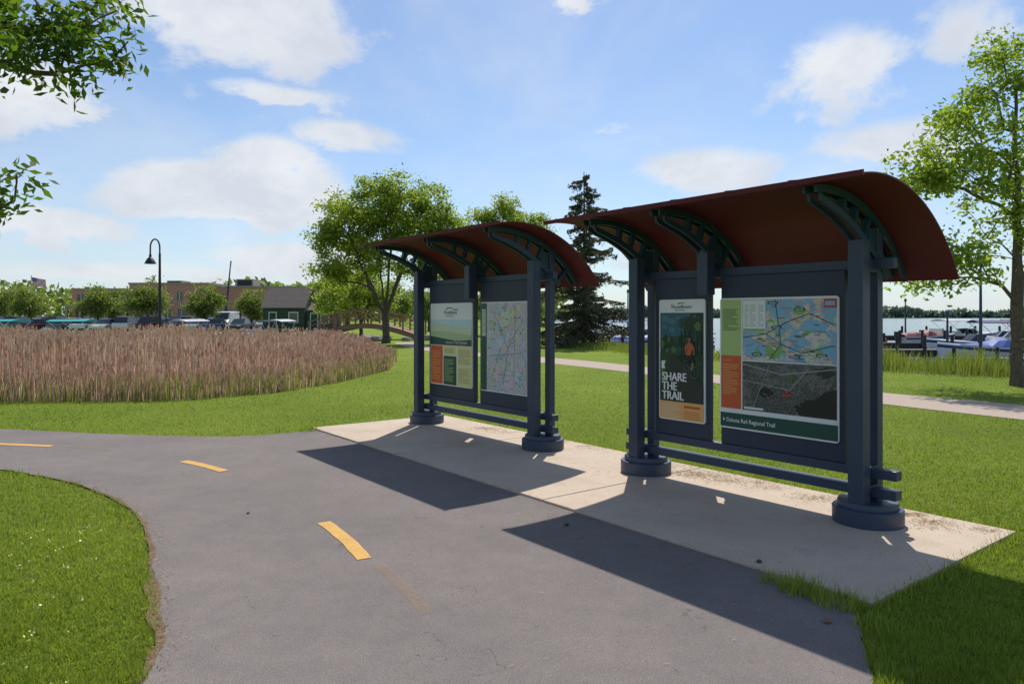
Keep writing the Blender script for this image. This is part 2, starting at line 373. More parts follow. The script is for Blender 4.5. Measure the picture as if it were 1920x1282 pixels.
# ------------------------------------------------------------------ lawn blades
def blades(n,ymin,ymax,xr=1.1):
    q=N.uniform(1/ymax,1/ymin,n); y=1/q; x=N.uniform(-xr,xr,n)*y
    ok=~pip(asph,x,y)&~pip(pad,x,y)&~pip(grav,x,y)&~pip(lake,x,y)&~pip(marsh,x,y)
    return x[ok],y[ok]
def bladegeo(x,y,h,w,lean=.5,z0=0):
    n=len(x); a=N.uniform(0,2*math.pi,n); la=N.uniform(0,2*math.pi,n); l=h*N.uniform(.05,lean,n)
    dx=np.cos(a)*w/2;dy=np.sin(a)*w/2; z=np.zeros(n)+z0
    return np.stack([np.stack([x-dx,y-dy,z],-1),np.stack([x+dx,y+dy,z],-1),np.stack([x+np.cos(la)*l,y+np.sin(la)*l,z+h],-1)],1)
x,y=blades(430000,2.0,24,.95)
edge=np.minimum(pdist(asph,x,y),pdist(pad,x,y))
clump=.8+.35*np.sin(x*3.1+np.sin(y*2.3)*2)*np.sin(y*2.7+1.3*np.sin(x*1.9))*.5+.2*np.sin(x*11+2*np.sin(y*9))*np.sin(y*13+np.sin(x*7))
h=N.uniform(.022,.050,len(x))*clump*np.where(edge<.1,1.3,1.0); w=.0028+.00095*y
var=np.clip(N.uniform(0,1,len(x))*.6+.22*(np.sin(x*1.3+2*np.sin(y*.7))*.5+.5)+.25*(clump-.7),0,1)
npmesh('lawn_grass',bladegeo(x,y,h,w,.9),3,MAT['blade'],var,kind='stuff')
def tuft(cx,cy,n,rad,h):
    a=N.uniform(0,6.28,n);r=rad*np.sqrt(N.uniform(0,1,n)); return cx+np.cos(a)*r,cy+np.sin(a)*r,N.uniform(.5,1.1,n)*h
T=[]
for cx,cy,n,rad,hh in [(1.72,4.30,260,.12,.13),(1.86,4.12,300,.14,.11),(1.93,3.8,200,.12,.08),(-2.95,10.4,160,.15,.12),(1.6,4.46,60,.07,.1)]+[(*[c for c in uv(u_,2.27+R.uniform(0,.05))],40,.12,.08) for u_ in np.arange(.1,8.1,.17)]+[(*uv(-.03,v_),35,.08,.08) for v_ in np.arange(.0,2.2,.15)]:
    T.append(tuft(cx,cy,n,rad,hh))
x=np.concatenate([t[0] for t in T]);y=np.concatenate([t[1] for t in T]);h=np.concatenate([t[2] for t in T])
npmesh('grass_tufts',bladegeo(x,y,h,.007,.7,.0),3,MAT['blade'],N.uniform(0,1,len(x)),kind='stuff')
cx=[];cy=[]
for k in range(34):
    u_=R.choice([R.uniform(.0,3.2),R.uniform(.0,8)]); v_=R.uniform(1.85,2.2); p=uv(u_,v_); m_=R.randint(60,300); s_=R.uniform(.05,.17)
    cx.append(N.normal(p[0],s_,m_)); cy.append(N.normal(p[1],s_*.6,m_))
for p in le: cx.append(N.normal(p[0]+.01,.06,18)); cy.append(N.normal(p[1],.06,18))
cx.append(N.uniform(-2.2,1.8,420)); cy.append(N.uniform(3.2,8,420))
for u_ in np.arange(.1,8,.1): p=uv(u_,-.02); cx.append(N.normal(p[0],.03,9)); cy.append(N.normal(p[1],.03,9))
cx=np.concatenate(cx);cy=np.concatenate(cy); n=len(cx); a=N.uniform(0,6.28,n); L=N.uniform(.005,.026,n)
z=np.where(pip(pad,cx,cy),.034,.018); dx=np.cos(a)*L;dy=np.sin(a)*L
V_=np.stack([np.stack([cx-dx,cy-dy,z],-1),np.stack([cx+dx,cy+dy,z+N.uniform(0,.012,n)],-1),np.stack([cx-dy*.12,cy+dx*.12+.002,z+.003],-1)],1)
npmesh('grass_clippings',V_,3,MAT['straw'],N.uniform(0,1,n),kind='stuff')
C=[]
for k in range(40):
    y_=R.uniform(2.9,5.5); x_=-R.uniform(.56,.74)*y_
    if x_<-2.0-(y_-3.3)*.5: C+= [(x_+R.gauss(0,.012),y_+R.gauss(0,.012),.045+R.uniform(0,.02)) for _ in range(6)]
npmesh('lawn_flowers',leaves(np.array(C),.016),4,P['yellow'],np.ones(len(C)),kind='stuff')
# ------------------------------------------------------------------ cattails
def sample_poly(poly,n,bias=None):
    ax=np.array(poly); out=[];c=0
    while c<n:
        x=N.uniform(ax[:,0].min(),ax[:,0].max(),n*3);y=N.uniform(ax[:,1].min(),ax[:,1].max(),n*3)
        ok=pip(poly,x,y)
        if bias: ok&=bias(x,y)
        out.append(np.stack([x[ok],y[ok]],-1)); c+=ok.sum()
    return np.concatenate(out)[:n]
view=lambda x,y:(x>-.95*y-2)
pts=np.concatenate([sample_poly(marsh,20000,view),sample_poly(marsh,14500,lambda x,y:view(x,y)&(pdist(marsh,x,y)<2.5)&(y<34))])
n=len(pts);x=pts[:,0];y=pts[:,1]
RE=marsh[3:12]
def edist(x,y):
    D=np.full(x.shape,1e9)
    for i in range(1,len(RE)-1):
        a=np.array(RE[i]);b=np.array(RE[i+1]); ab=b-a; t=np.clip(((x-a[0])*ab[0]+(y-a[1])*ab[1])/(ab@ab),0,1); D=np.minimum(D,np.hypot(x-a[0]-t*ab[0],y-a[1]-t*ab[1]))
    return D
def hbase(x,y):
    return (1.02+.10*np.sin(x*.9+y*.5)+.09*np.sin(x*2.3-y*1.7))*np.clip(1.1-.011*(y-12),.78,1.1)*np.clip(.55+pdist(marsh,x,y)/2.4,.55,1)*np.clip(.52+edist(x,y)/7,.52,1)
hb=hbase(x,y)
def ribbon(x,y,h,w,lean,mat,name,**k):
    n=len(x);a=N.uniform(0,6.28,n);la=N.normal(.3,1.5,n);l=h*N.uniform(0,1,n)**2*lean
    dx=np.cos(a)*w/2;dy=np.sin(a)*w/2; mx=x+np.cos(la)*l*.35;my=y+np.sin(la)*l*.35;tx=x+np.cos(la)*l;ty=y+np.sin(la)*l; z=np.zeros(n)
    q1=np.stack([np.stack([x-dx,y-dy,z],-1),np.stack([x+dx,y+dy,z],-1),np.stack([mx+dx,my+dy,z+h*.6],-1),np.stack([mx-dx,my-dy,z+h*.6],-1)],1)
    q2=np.stack([np.stack([mx-dx,my-dy,z+h*.6],-1),np.stack([mx+dx,my+dy,z+h*.6],-1),np.stack([tx+dx*.25,ty+dy*.25,z+h],-1),np.stack([tx-dx*.25,ty-dy*.25,z+h],-1)],1)
    v=N.uniform(0,1,n); return npmesh(name,np.concatenate([q1,q2]),4,mat,np.concatenate([v,v]),**k)
ribbon(x,y,hb*N.uniform(.35,1.05,n),.008+.00042*y,.5,MAT['reed'],'cattail_reeds',kind='stuff')
K_=7800
sel=N.choice(n,K_,replace=False); hx=x[sel];hy=y[sel];hz=hb[sel]*N.uniform(.78,1.18,K_)
S=[]
for sgn in (0,1):
    a=sgn*math.pi/2; w=.012+.0004*hy; dx=math.cos(a)*w;dy=math.sin(a)*w; hl=N.uniform(.08,.15,K_)
    S.append(np.stack([np.stack([hx-dx,hy-dy,hz],-1),np.stack([hx+dx,hy+dy,hz],-1),np.stack([hx+dx,hy+dy,hz+hl],-1),np.stack([hx-dx,hy-dy,hz+hl],-1)],1))
    w=.0045; dx=math.cos(a)*w;dy=math.sin(a)*w
    S.append(np.stack([np.stack([hx-dx,hy-dy,hz*0],-1),np.stack([hx+dx,hy+dy,hz*0],-1),np.stack([hx+dx,hy+dy,hz],-1),np.stack([hx-dx,hy-dy,hz],-1)],1))
npmesh('cattail_heads',np.concatenate(S),4,MAT['head'],N.uniform(0,1,4*K_),kind='stuff')
pg=np.concatenate([sample_poly(marsh,11000,lambda x,y:view(x,y)&(pdist(marsh,x,y)<1.6)&(y<34)),sample_poly(marsh,5000,lambda x,y:(edist(x,y)<2.5))])
ribbon(pg[:,0],pg[:,1],N.uniform(.08,1,len(pg))**1.5*.5+.06,.013,.3,MAT['reedg'],'green_reed_shoots',kind='stuff')
# ------------------------------------------------------------------ shore grass
sh=[p for p in lake[1:9]]; L=[]
for i in range(len(sh)-1):
    a=np.array(sh[i]);b=np.array(sh[i+1]); m_=int(np.linalg.norm(b-a)*750); t=N.uniform(0,1,m_)[:,None]; q=a+(b-a)*t; d=(b-a)/np.linalg.norm(b-a); nn=np.array([-d[1],d[0]])
    off=N.normal(1.1,.7,m_)[:,None]; side=nn if not pip(lake,np.array([(a+b)[0]/2+nn[0]]),np.array([(a+b)[1]/2+nn[1]]))[0] else -nn
    L.append(q+side*off)
L=np.concatenate(L)
hh_=N.uniform(.15,.6,len(L))*(1+.45*np.sin(L[:,0]*2.1)*np.sin(L[:,1]*1.3+1))*np.where(L[:,1]>27,.5,1.0)
ribbon(L[:,0],L[:,1],hh_,.02,.5,MAT['reedg'],'shore_grass',kind='stuff')
# ------------------------------------------------------------------ trees
def make_tree(loc,seed,trunk_r,fork_z,env,ncl,nleaf,lsize,clr,lm,bm_,label,name='tree',cat='tree',elong=1.2,rot=0,group=None,shell=.5,limbs=4,leader=0,lean=(0,0)):
    global N
    keep=N; N=np.random.default_rng(seed)
    nodes=[np.zeros(3)];par=[-1];pl=[0.0]
    for k in range(4):
        t=(k+1)/4; nodes.append(np.array([lean[0]*t+N.normal(0,.012)*fork_z,lean[1]*t+N.normal(0,.012)*fork_z,fork_z*t])); par.append(len(nodes)-2); pl.append(0)
    def chain(j,t,lift,jt,step=.5):
        p=nodes[j]; dist=np.linalg.norm(t-p); k=max(2,int(dist/step)); last=j
        for s in range(1,k+1):
            q=p+(t-p)*s/k; q=q+np.array([0,0,dist*lift*math.sin(math.pi*s/k)])+(N.normal(0,jt*dist/k**.5,3) if s<k else 0)
            nodes.append(q); par.append(last); pl.append(pl[last]+np.linalg.norm(q-nodes[last])); last=len(nodes)-1
        return last
    f=nodes[-1]
    if leader:
        chain(4,np.array([lean[0]*1.6,lean[1]*1.6,leader]),0,.012)
    else:
        es=sorted(env,key=lambda e:-e[3]*e[4]*e[5])
        for k in range(limbs):
            a=2*math.pi*(k+.3*N.normal())/limbs; e=es[0]
            chain(4,np.array([e[0]+e[3]*.45*math.cos(a),e[1]+e[4]*.45*math.sin(a),e[2]-e[5]*.05+.3*N.normal()]),-.04,.02)
    wts=np.array([e[3]*e[4]*e[5] for e in env])**.8; wts/=wts.sum(); T=[]
    for _ in range(ncl):
        e=env[N.choice(len(env),p=wts)]; d=N.normal(size=3); d/=np.linalg.norm(d)
        r=N.uniform(0,1)**shell; T.append(np.array(e[:3])+d*r*np.array(e[3:6]))
    T=np.array(T); T=T[T[:,2]>fork_z*.55]; T=T[np.argsort(np.linalg.norm(T-f,axis=1))]; ends=[]
    for t in T:
        A=np.array(nodes[3:]); d=np.linalg.norm(A-t,axis=1)*(1+.35*np.clip((A[:,2]-t[2]+.2)/2,0,2))+.38*np.array(pl[3:]); j=int(np.argmin(d))+3
        ends.append(chain(j,t,.08,.03))
    cnt=np.zeros(len(nodes)); 
    for e in ends: cnt[e]+=1
    for i in range(len(nodes)-1,0,-1): cnt[par[i]]+=cnt[i]
    rad=np.maximum(trunk_r*(cnt/cnt[0])**.55,.004+trunk_r*.018)
    root=MB()
    for i in range(1,len(nodes)):
        if cnt[i]==0: continue
        a=Vector(nodes[par[i]]);b=Vector(nodes[i]); ra=min(rad[par[i]],rad[i]*1.25);rb=rad[i]
        if par[i]==0: ra=rad[0]*1.4
        root.tube([a,b],[ra,rb],bm_,7 if rad[i]>.03 else 4)
    E=empty(name,loc,rot,label=label,cat=cat,group=group)
    root.make('trunk',E,smooth=True,recalc=False)
    w=N.uniform(.3,1.7,len(T)); w/=w.sum(); idx=N.choice(len(T),nleaf,p=w)
    C=T[idx]+N.normal(size=(nleaf,3))*clr*np.array([1,1,.7])
    npmesh('crown',leaves(C,lsize,elong,.3),4,lm,np.clip(N.uniform(0,1,nleaf)*.7+N.uniform(0,.3,len(T))[idx],0,1),E)
    N=keep; return E
make_tree((-7.9,45,0),3,.23,1.7,[(-.1,0,6.9,4.8,2.4,2.9),(-3.3,0,6.6,2.2,1.6,2.3),(3.2,0,6.8,2.2,1.6,2.2),(.3,0,8.6,4.0,2.2,2.0),(-3.4,0,4.5,1.7,1.3,1.1),(3,0,4.8,1.8,1.3,1.1)],250,33000,.185,.33,MAT['leafA'],MAT['bark2'],'broad leafy ash tree with several dark trunks on the lawn',limbs=6)
make_tree((-.2,68,0),4,.28,2.5,[(0,0,8.6,3.8,2.4,3.6),(2.6,0,8.4,2.6,2.0,2.8),(-2.8,0,8.8,2.6,2,2.8),(-.5,0,11.2,2.8,2,1.8)],170,22000,.22,.40,MAT['leafA'],MAT['bark2'],'light green leafy tree standing behind the shelters')
make_tree((12.1,17.2,0),9,.14,1.5,[(-.1,0,7.2,1.3,1.3,1.6),(-1.9,0,5.1,1.6,1.5,1.0),(1.6,0,5.2,1.8,1.6,1.5),(-1.8,0,2.9,1.4,1.2,.75),(1.7,0,3.2,1.5,1.3,.9),(-1.0,0,6.2,1.0,1,.9),(-.3,0,4.4,1.5,1.3,1.7)],230,16500,.12,.20,MAT['leafB'],MAT['bark'],'young maple tree with bright spring leaves by the shore',shell=.62,leader=7.6,lean=(-.04,0))
make_tree((-6.9,6.6,0),12,.16,2.2,[(2.3,0,4.3,1.05,.9,.55),(2.08,0,2.85,.3,.4,.42),(2.85,-.1,3.95,.35,.4,.25),(0,0,5.3,2,1.8,1.0),(1.2,0,4.6,1,1,.6)],180,10500,.075,.12,MAT['leafD'],MAT['bark'],'leafy tree with low hanging branches over the lawn',elong=1.6)
make_tree((-13,62,0),21,.16,1.2,[(0,0,4.2,2.6,2.4,2.0),(-1.8,0,3,1.6,1.6,1.4),(2,0,3.4,1.6,1.6,1.6)],70,9000,.2,.4,MAT['leafA'],MAT['bark2'],'low rounded green tree beside the wooden footbridge')
make_tree((-17.4,72,0),22,.16,1.2,[(0,0,4.4,2.5,2.4,2.4),(-.8,0,3,1.6,1.6,1.4)],60,8000,.22,.4,MAT['leafA'],MAT['bark2'],'low rounded green tree beside the green shed')
protos=[]
for k,(hh,wd) in enumerate(((6.2,2.1),(5.6,2.0),(6.6,2.7))):
    loc=[(-49.5,86,0),(-36.8,86.5,0),(-43.5,86,0)][k]
    protos.append(make_tree(loc,30+k,.13,1.6,[(0,0,hh*.6,wd,wd,hh*.36),(wd*.3,0,hh*.5,wd*.8,wd*.8,hh*.25),(-wd*.4,0,hh*.45,wd*.7,wd*.7,hh*.22)],45,5200,.25,.40,MAT['leafC'],MAT['bark2'],'small leafy green tree along the parking lot',group='trees around the parking lot'))
for (x_,y_,k,s_) in [(-57.8,86,0,.9),(-32.2,89,1,.95),(-53,95,1,.95),(-84,118,0,1.1),(-28.5,122,2,.9),(-24,104,1,1.0),(-21,92,0,.95),(-104,150,2,1.3),(-118,160,2,1.4),(-14,90,0,.9),(-12,110,2,1.1),(-5,120,2,1.1),(-128,170,2,1.5),(-9.5,82,1,.9),(3,120,2,1.0),(-97,125,1,1.1),(-44,172,2,1.5),(-62,175,2,1.5),(-34,170,2,1.4),(-88,180,2,1.4),(-20,160,2,1.4)]:
    copytree(protos[k],(x_,y_,0),R.uniform(0,6),s_*R.uniform(.95,1.05))
def spruce(loc,h,r,seed):
    rg=np.random.default_rng(seed); E=empty('spruce_tree',loc,label='tall ragged dark spruce tree on the lawn by the harbour',cat='tree')
    mb=MB(); mb.tube([(0,0,0),(0.03,0,h*.5),(0,0,h)],[.17,.10,.02],MAT['bark2'],8); C=[];D=[]
    z=.8
    while z<h-.12:
        f=1-z/h; nb=int(3.4+3.4*f)
        for k in range(nb):
            a=rg.uniform(0,6.28); L=r*(f**.6)*rg.uniform(.4,1.22)+.15; tipup=rg.uniform(.1,.4)
            p0=np.array([0,0,z+rg.uniform(-.1,.1)]); d=np.array([math.cos(a),math.sin(a),0]); P_=[]
            for s in np.linspace(0,1,6): P_.append(p0+d*L*s+np.array([0,0,L*(-.4*s+tipup*s*s)]))
            mb.tube(P_,[.026*f+.012]*5+[.004],MAT['bark2'],4)
            m_=int(100*L+20); s=rg.uniform(.15,1,m_); b=p0+d*L*s[:,None]; b[:,2]+=L*(-.4*s+tipup*s*s)
            side=np.array([-d[1],d[0],0]); off=rg.normal(0,.16,m_)*(1.15-s)*L*.8; b+=side*off[:,None]; b[:,2]-=np.abs(rg.normal(0,.12,m_))+.12*np.abs(off)
            C.append(b)
        z+=rg.uniform(.19,.36)
    mb.make('trunk',E,smooth=True,recalc=False); C=np.concatenate(C)
    npmesh('crown',leaves(C,.12,1.7,.4),4,MAT['needle'],rg.uniform(0,1,len(C)),E)
spruce((4.0,40,0),9.7,3.05,3)
n=15000; x=N.uniform(-150,2300,n); y=N.uniform(1395,1440,n)
top=16+5*np.sin(x*.012)+3*np.sin(x*.05+1)+2*np.sin(x*.13); z=N.uniform(0,1,n)**.8*top
npmesh('distant_wood',leaves(np.stack([x,y,z],-1),11,1.0),4,MAT['haze'],N.uniform(0,1,n),kind='stuff')
n=9000; x=N.uniform(-330,20,n); y=N.uniform(235,275,n); top=11+2.5*np.sin(x*.06)+1.8*np.sin(x*.21+2)+1*np.sin(x*.5); z=N.uniform(0,1,n)**.8*top
npmesh('distant_wood',leaves(np.stack([x,y,z],-1),2.6,1.0),4,MAT['leafC'],N.uniform(0,.6,n),kind='stuff')
# ------------------------------------------------------------------ kiosks
def textmesh(body,size,off=0):
    cu=bpy.data.curves.new('t','FONT'); cu.body=body; cu.size=size; cu.offset=off; cu.resolution_u=3
    ob=bpy.data.objects.new('t',cu); COL.objects.link(ob); bpy.context.view_layer.update()
    me=bpy.data.meshes.new_from_object(ob.evaluated_get(bpy.context.evaluated_depsgraph_get()))
    vs=[tuple(v.co) for v in me.vertices]; fs=[list(p.vertices) for p in me.polygons]
    bpy.data.objects.remove(ob); bpy.data.curves.remove(cu); bpy.data.meshes.remove(me); return vs,fs
class Poster:
    def __init__(s,x0,z0,w,h,y,panel): s.x0,s.z0,s.w,s.h,s.y=x0,z0,w,h,y; s.a=MB(); s.panel=panel; s.tf=None
    def poly(s,pts,mat,l):
        if s.tf: cx,cz,k=s.tf; pts=[(cx+(p[0]-cx)*k,cz+(p[1]-cz)*k) for p in pts]
        s.a.add([(s.x0+p[0]*s.w,s.y-.0012*l,s.z0+p[1]*s.h) for p in pts],[list(range(len(pts)))],P[mat])
    def rect(s,a,b,c,d,mat,l): s.poly([(a,b),(c,b),(c,d),(a,d)],mat,l)
    def disc(s,cx,cz,r,mat,l,rin=None,n=20,sx=1,sz=1):
        k=s.w/s.h
        o=[(cx+r*sx*math.cos(2*math.pi*i/n),cz+r*sz*k*math.sin(2*math.pi*i/n)) for i in range(n)]
        if rin is None: s.poly(o,mat,l)
        else:
            q=[(cx+rin*sx*math.cos(2*math.pi*i/n),cz+rin*sz*k*math.sin(2*math.pi*i/n)) for i in range(n)]
            for i in range(n): j=(i+1)%n; s.poly([q[i],o[i],o[j],q[j]],mat,l)
    def blob(s,cx,cz,r,mat,l,ph=0,sz=.6,x1=.97,x0=.03):
        s.poly([(min(x1,max(x0,cx+r*math.cos(t)*(1+.18*math.sin(5*t+ph)+.1*math.sin(9*t)))),cz+r*sz*math.sin(t)*(1+.12*math.sin(7*t+ph))) for t in np.linspace(0,6.1,26)],mat,l)
    def line(s,p,q,w,mat,l):
        dx=(q[0]-p[0])*s.w;dz=(q[1]-p[1])*s.h;L=math.hypot(dx,dz);nx=-dz/L*w/2/s.w;nz=dx/L*w/2/s.h
        s.poly([(p[0]-nx,p[1]-nz),(q[0]-nx,q[1]-nz),(q[0]+nx,q[1]+nz),(p[0]+nx,p[1]+nz)],mat,l)
    def text(s,b,x,z,size,mat,l=6,off=0,sx=1):
        vs,fs=textmesh(b,size,off); t=MB(); t.add([(s.x0+x*s.w+v[0]*sx,s.y-.0012*l,s.z0+z*s.h+v[1]) for v in vs],fs,P[mat]); t.make('lettering',s.panel,recalc=False)
    def copylines(s,a,b,c,d,n,mat,l=5):
        st=(d-b)/n
        for i in range(n):
            zz=d-st*(i+.7); s.rect(a,zz,a+(c-a)*(R.uniform(.8,1) if i%5!=4 else R.uniform(.3,.6)),zz+st*.32,mat,l)
    def done(s,label):
        r=.025; pts=[]
        for cx,cz,a0 in ((s.x0+s.w-r,s.z0+r,-90),(s.x0+s.w-r,s.z0+s.h-r,0),(s.x0+r,s.z0+s.h-r,90),(s.x0+r,s.z0+r,180)):
            for k in range(5): a=math.radians(a0+k*22.5); pts.append((cx+r*math.cos(a),cz+r*math.sin(a)))
        b=MB(); n=len(pts); b.add([(p[0],s.y+.016,p[1]) for p in pts]+[(p[0],s.y,p[1]) for p in pts],[list(range(n))[::-1],list(range(n,2*n))]+[(k,(k+1)%n,n+(k+1)%n,n+k) for k in range(n)],P['white'])
        b.make('poster_board',s.panel); s.a.make('printed_picture',s.panel,recalc=False,label=label)
def posterA(x0,z0,w,h,y,panel):
    p=Poster(x0,z0,w,h,y,panel); p.rect(.03,.895,.97,.985,'white',1); 
    p.disc(.5,.965,.085,'green',2,sz=.22); p.disc(.53,.957,.085,'white',3,sz=.22)
    p.text('ThreeRivers',.27,.925,.052,'ink'); p.text('PARK DISTRICT',.36,.905,.02,'ink')
    p.rect(.03,.155,.97,.89,'green3',1)
    p.poly([(.03,.89),(.72,.89),(.6,.82),(.54,.72),(.40,.68),(.25,.70),(.03,.66)],'sky',2)
    for cx,cz,r in ((.15,.84,.10),(.3,.82,.08),(.12,.77,.06),(.42,.85,.05),(.3,.75,.07)): p.blob(cx,cz,r,'haze',2.5,cx*9,.3)
    for k in range(46):
        a=R.uniform(.05,.93); b=R.uniform(.50,.70) if a<.5 else R.uniform(.50,.86); p.blob(a,b,R.uniform(.03,.075),('forest','green3','forest','dkgreen','green')[k%5],3+.025*k,k,.55)
    for k in range(7): p.line((.50+.07*k,.48),(.50+.07*k+.02*math.sin(k),.74),.010,'blk',4.5)
    p.poly([(.25,.54),(.36,.54),(.97,.30),(.97,.157),(.40,.157),(.2,.42)],'road',5.1)
    p.poly([(.03,.56),(.2,.56),(.27,.5),(.22,.40),(.33,.157),(.03,.157)],'forest',5.2); p.poly([(.03,.48),(.12,.46),(.15,.38),(.08,.32),(.03,.32)],'green',5.3)
    for k in range(16): p.blob(R.uniform(.05,.22),R.uniform(.2,.52),.03,('green3','forest')[k%2],5.4+.01*k,k,.6)
    p.tf=(.74,.54,.80)
    for cx,cz,sx in ((.60,.44,.6),(.80,.375,.95)): p.disc(cx,cz,.13,'bike',6,rin=.118,sx=sx); p.disc(cx,cz,.02,'blk',6)
    for a,b in (((.60,.44),(.68,.53)),((.68,.53),(.77,.47)),((.77,.47),(.80,.375)),((.60,.44),(.73,.40)),((.73,.40),(.77,.5)),((.62,.53),(.68,.53))): p.line(a,b,.010,'bike',6.5)
    p.line((.66,.55),(.76,.47),.05,'blk',7); p.line((.76,.47),(.72,.39),.03,'skin',7.2); p.line((.62,.55),(.64,.45),.045,'blk',7)
    p.poly([(.60,.545),(.62,.54),(.70,.545),(.74,.60),(.745,.655),(.71,.675),(.62,.67),(.585,.64),(.60,.6)],'shirt',7.5); p.line((.595,.65),(.56,.60),.028,'shirt',8); p.line((.56,.60),(.58,.55),.022,'skin',8); p.line((.74,.65),(.79,.60),.028,'shirt',8); p.line((.79,.60),(.80,.55),.022,'skin',8); p.line((.665,.66),(.67,.70),.03,'skin',7.8)
    p.disc(.67,.71,.042,'skin',8,n=14,sz=1.15); p.poly([(.62,.72),(.63,.745),(.67,.757),(.715,.745),(.73,.717)],'blk',8.5)
    p.tf=None
    p.poly([(.07,.425),(.15,.425),(.13,.455),(.16,.49),(.07,.49)],'white',7)
    for i,t in enumerate(('SHARE','THE','TRAIL')):
        for dx_,l_ in ((0,10),(.006,10.3),(.012,10.6)): p.text(t,.08+dx_,.328-.078*i,.116,'white',l_,.001,.9)
    p.rect(.03,.012,.97,.155,'peach',4); p.copylines(.07,.02,.5,.135,8,'cream',5); p.copylines(.56,.02,.92,.09,4,'orange',5); p.rect(.56,.11,.9,.13,'orange',5)
    p.done('tall dark green poster of a cyclist in an orange shirt')
def posterB(x0,z0,w,h,y,panel):
    p=Poster(x0,z0,w,h,y,panel); p.rect(.012,.56,.2,.988,'ltgreen',1); p.rect(.012,.155,.2,.56,'orange',1.5)
    p.rect(.212,.53,.985,.985,'mapA',1); p.rect(.212,.155,.985,.522,'aerial',1)
    p.rect(.22,.75,.42,.98,'white',4.6); p.copylines(.235,.78,.27,.95,12,'green2',5); p.copylines(.28,.78,.34,.95,12,'grey',5); p.copylines(.355,.78,.41,.95,12,'grey',5); p.rect(.225,.752,.415,.768,'green2',5)
    p.blob(.33,.61,.11,'blue',2,1,.55,.985,.213); p.blob(.50,.60,.08,'green2',3,2,.6); p.blob(.66,.68,.10,'blue',2,3,.7); p.blob(.82,.77,.09,'blue',2.2,4,.7,.985); p.blob(.53,.88,.06,'blue',2.4,5,.7); p.blob(.90,.62,.07,'blue',2.6,6,.6,.985)
    p.blob(.77,.73,.04,'green2',3,2,.8);p.blob(.70,.90,.05,'green2',3.2,2,.6); p.blob(.46,.82,.03,'green2',3.2,2,.6)
    for k in range(34): p.blob(R.uniform(.25,.93),R.uniform(.56,.73 if k%2 else .95),R.uniform(.012,.035),('blue','tan','cream','green2','pale','pink')[k%6],3.3+.01*k,k,.8,.98,.22)
    for a,b in (((.22,.70),(.42,.73)),((.42,.73),(.55,.66)),((.55,.66),(.72,.6)),((.72,.6),(.97,.66)),((.5,.98),(.55,.66)),((.42,.73),(.60,.82)),((.60,.82),(.78,.88)),((.78,.88),(.97,.80)),((.45,.54),(.55,.66))): p.line(a,b,.007,'dkgreen',4)
    for k in range(40): a,b=R.uniform(.23,.85),R.uniform(.55,.73 if k%2 else .93); p.line((a,b),(a+R.uniform(.03,.12),b+R.uniform(-.04,.04)),.003,('red','grey','ink')[k%3],4.2)
    p.rect(.89,.92,.985,.98,'red',5); p.rect(.90,.935,.975,.965,'blue',6)
    for a,b in ((.47,.77),(.66,.9),(.83,.58),(.62,.56),(.44,.95),(.3,.57)): p.rect(a,b,a+.085,b+.018,'blk',5); p.rect(a+.01,b+.006,a+.075,b+.011,'white',6)
    for k in range(26): a,b=R.uniform(.23,.93),R.uniform(.54,.74 if k%2 else .95); p.rect(a,b,a+R.uniform(.02,.05),b+.006,'ink' if k%3 else 'red',4.5)
    p.poly([(.7,.157),(.985,.157),(.985,.36),(.9,.34),(.82,.28),(.74,.27),(.66,.22)],'blk',3)
    p.blob(.42,.30,.06,'blk',3,2,.6); p.blob(.9,.47,.07,'road',3,2,.5,.985)
    for k in range(46): a,b=R.uniform(.23,.93),R.uniform(.22 if k%3 else .34,.5); p.line((a,b),(a+R.uniform(-.03,.04),b+R.uniform(-.02,.02)),.003,'grey',3.3)
    p.line((.22,.5),(.55,.44),.008,'grey',3.5); p.line((.55,.44),(.985,.50),.008,'grey',3.5); p.line((.22,.38),(.62,.33),.006,'grey',3.5); p.line((.62,.33),(.78,.5),.006,'grey',3.5); p.line((.3,.16),(.45,.5),.005,'grey',3.5)
    p.poly([(.60,.41),(.64,.40),(.66,.43),(.61,.44)],'green',4); p.rect(.56,.285,.63,.30,'red',5); p.disc(.60,.32,.012,'red',5); p.rect(.23,.165,.40,.18,'white',5)
    p.text('Dakota Rail',.04,.52,.018,'cream',5); p.copylines(.03,.26,.185,.50,20,'peach',5); p.copylines(.03,.75,.185,.92,12,'green',5)
    p.rect(.006,.012,.994,.12,'dkgreen',1); p.poly([(.035,.052),(.052,.067),(.035,.082)],'white',5)
    p.text('Dakota Rail Regional Trail',.065,.052,.052,'white',6,.0006,.92)
    p.rect(.012,.124,.985,.148,'white',2)
    p.done('map poster with lake map, aerial view and orange column')
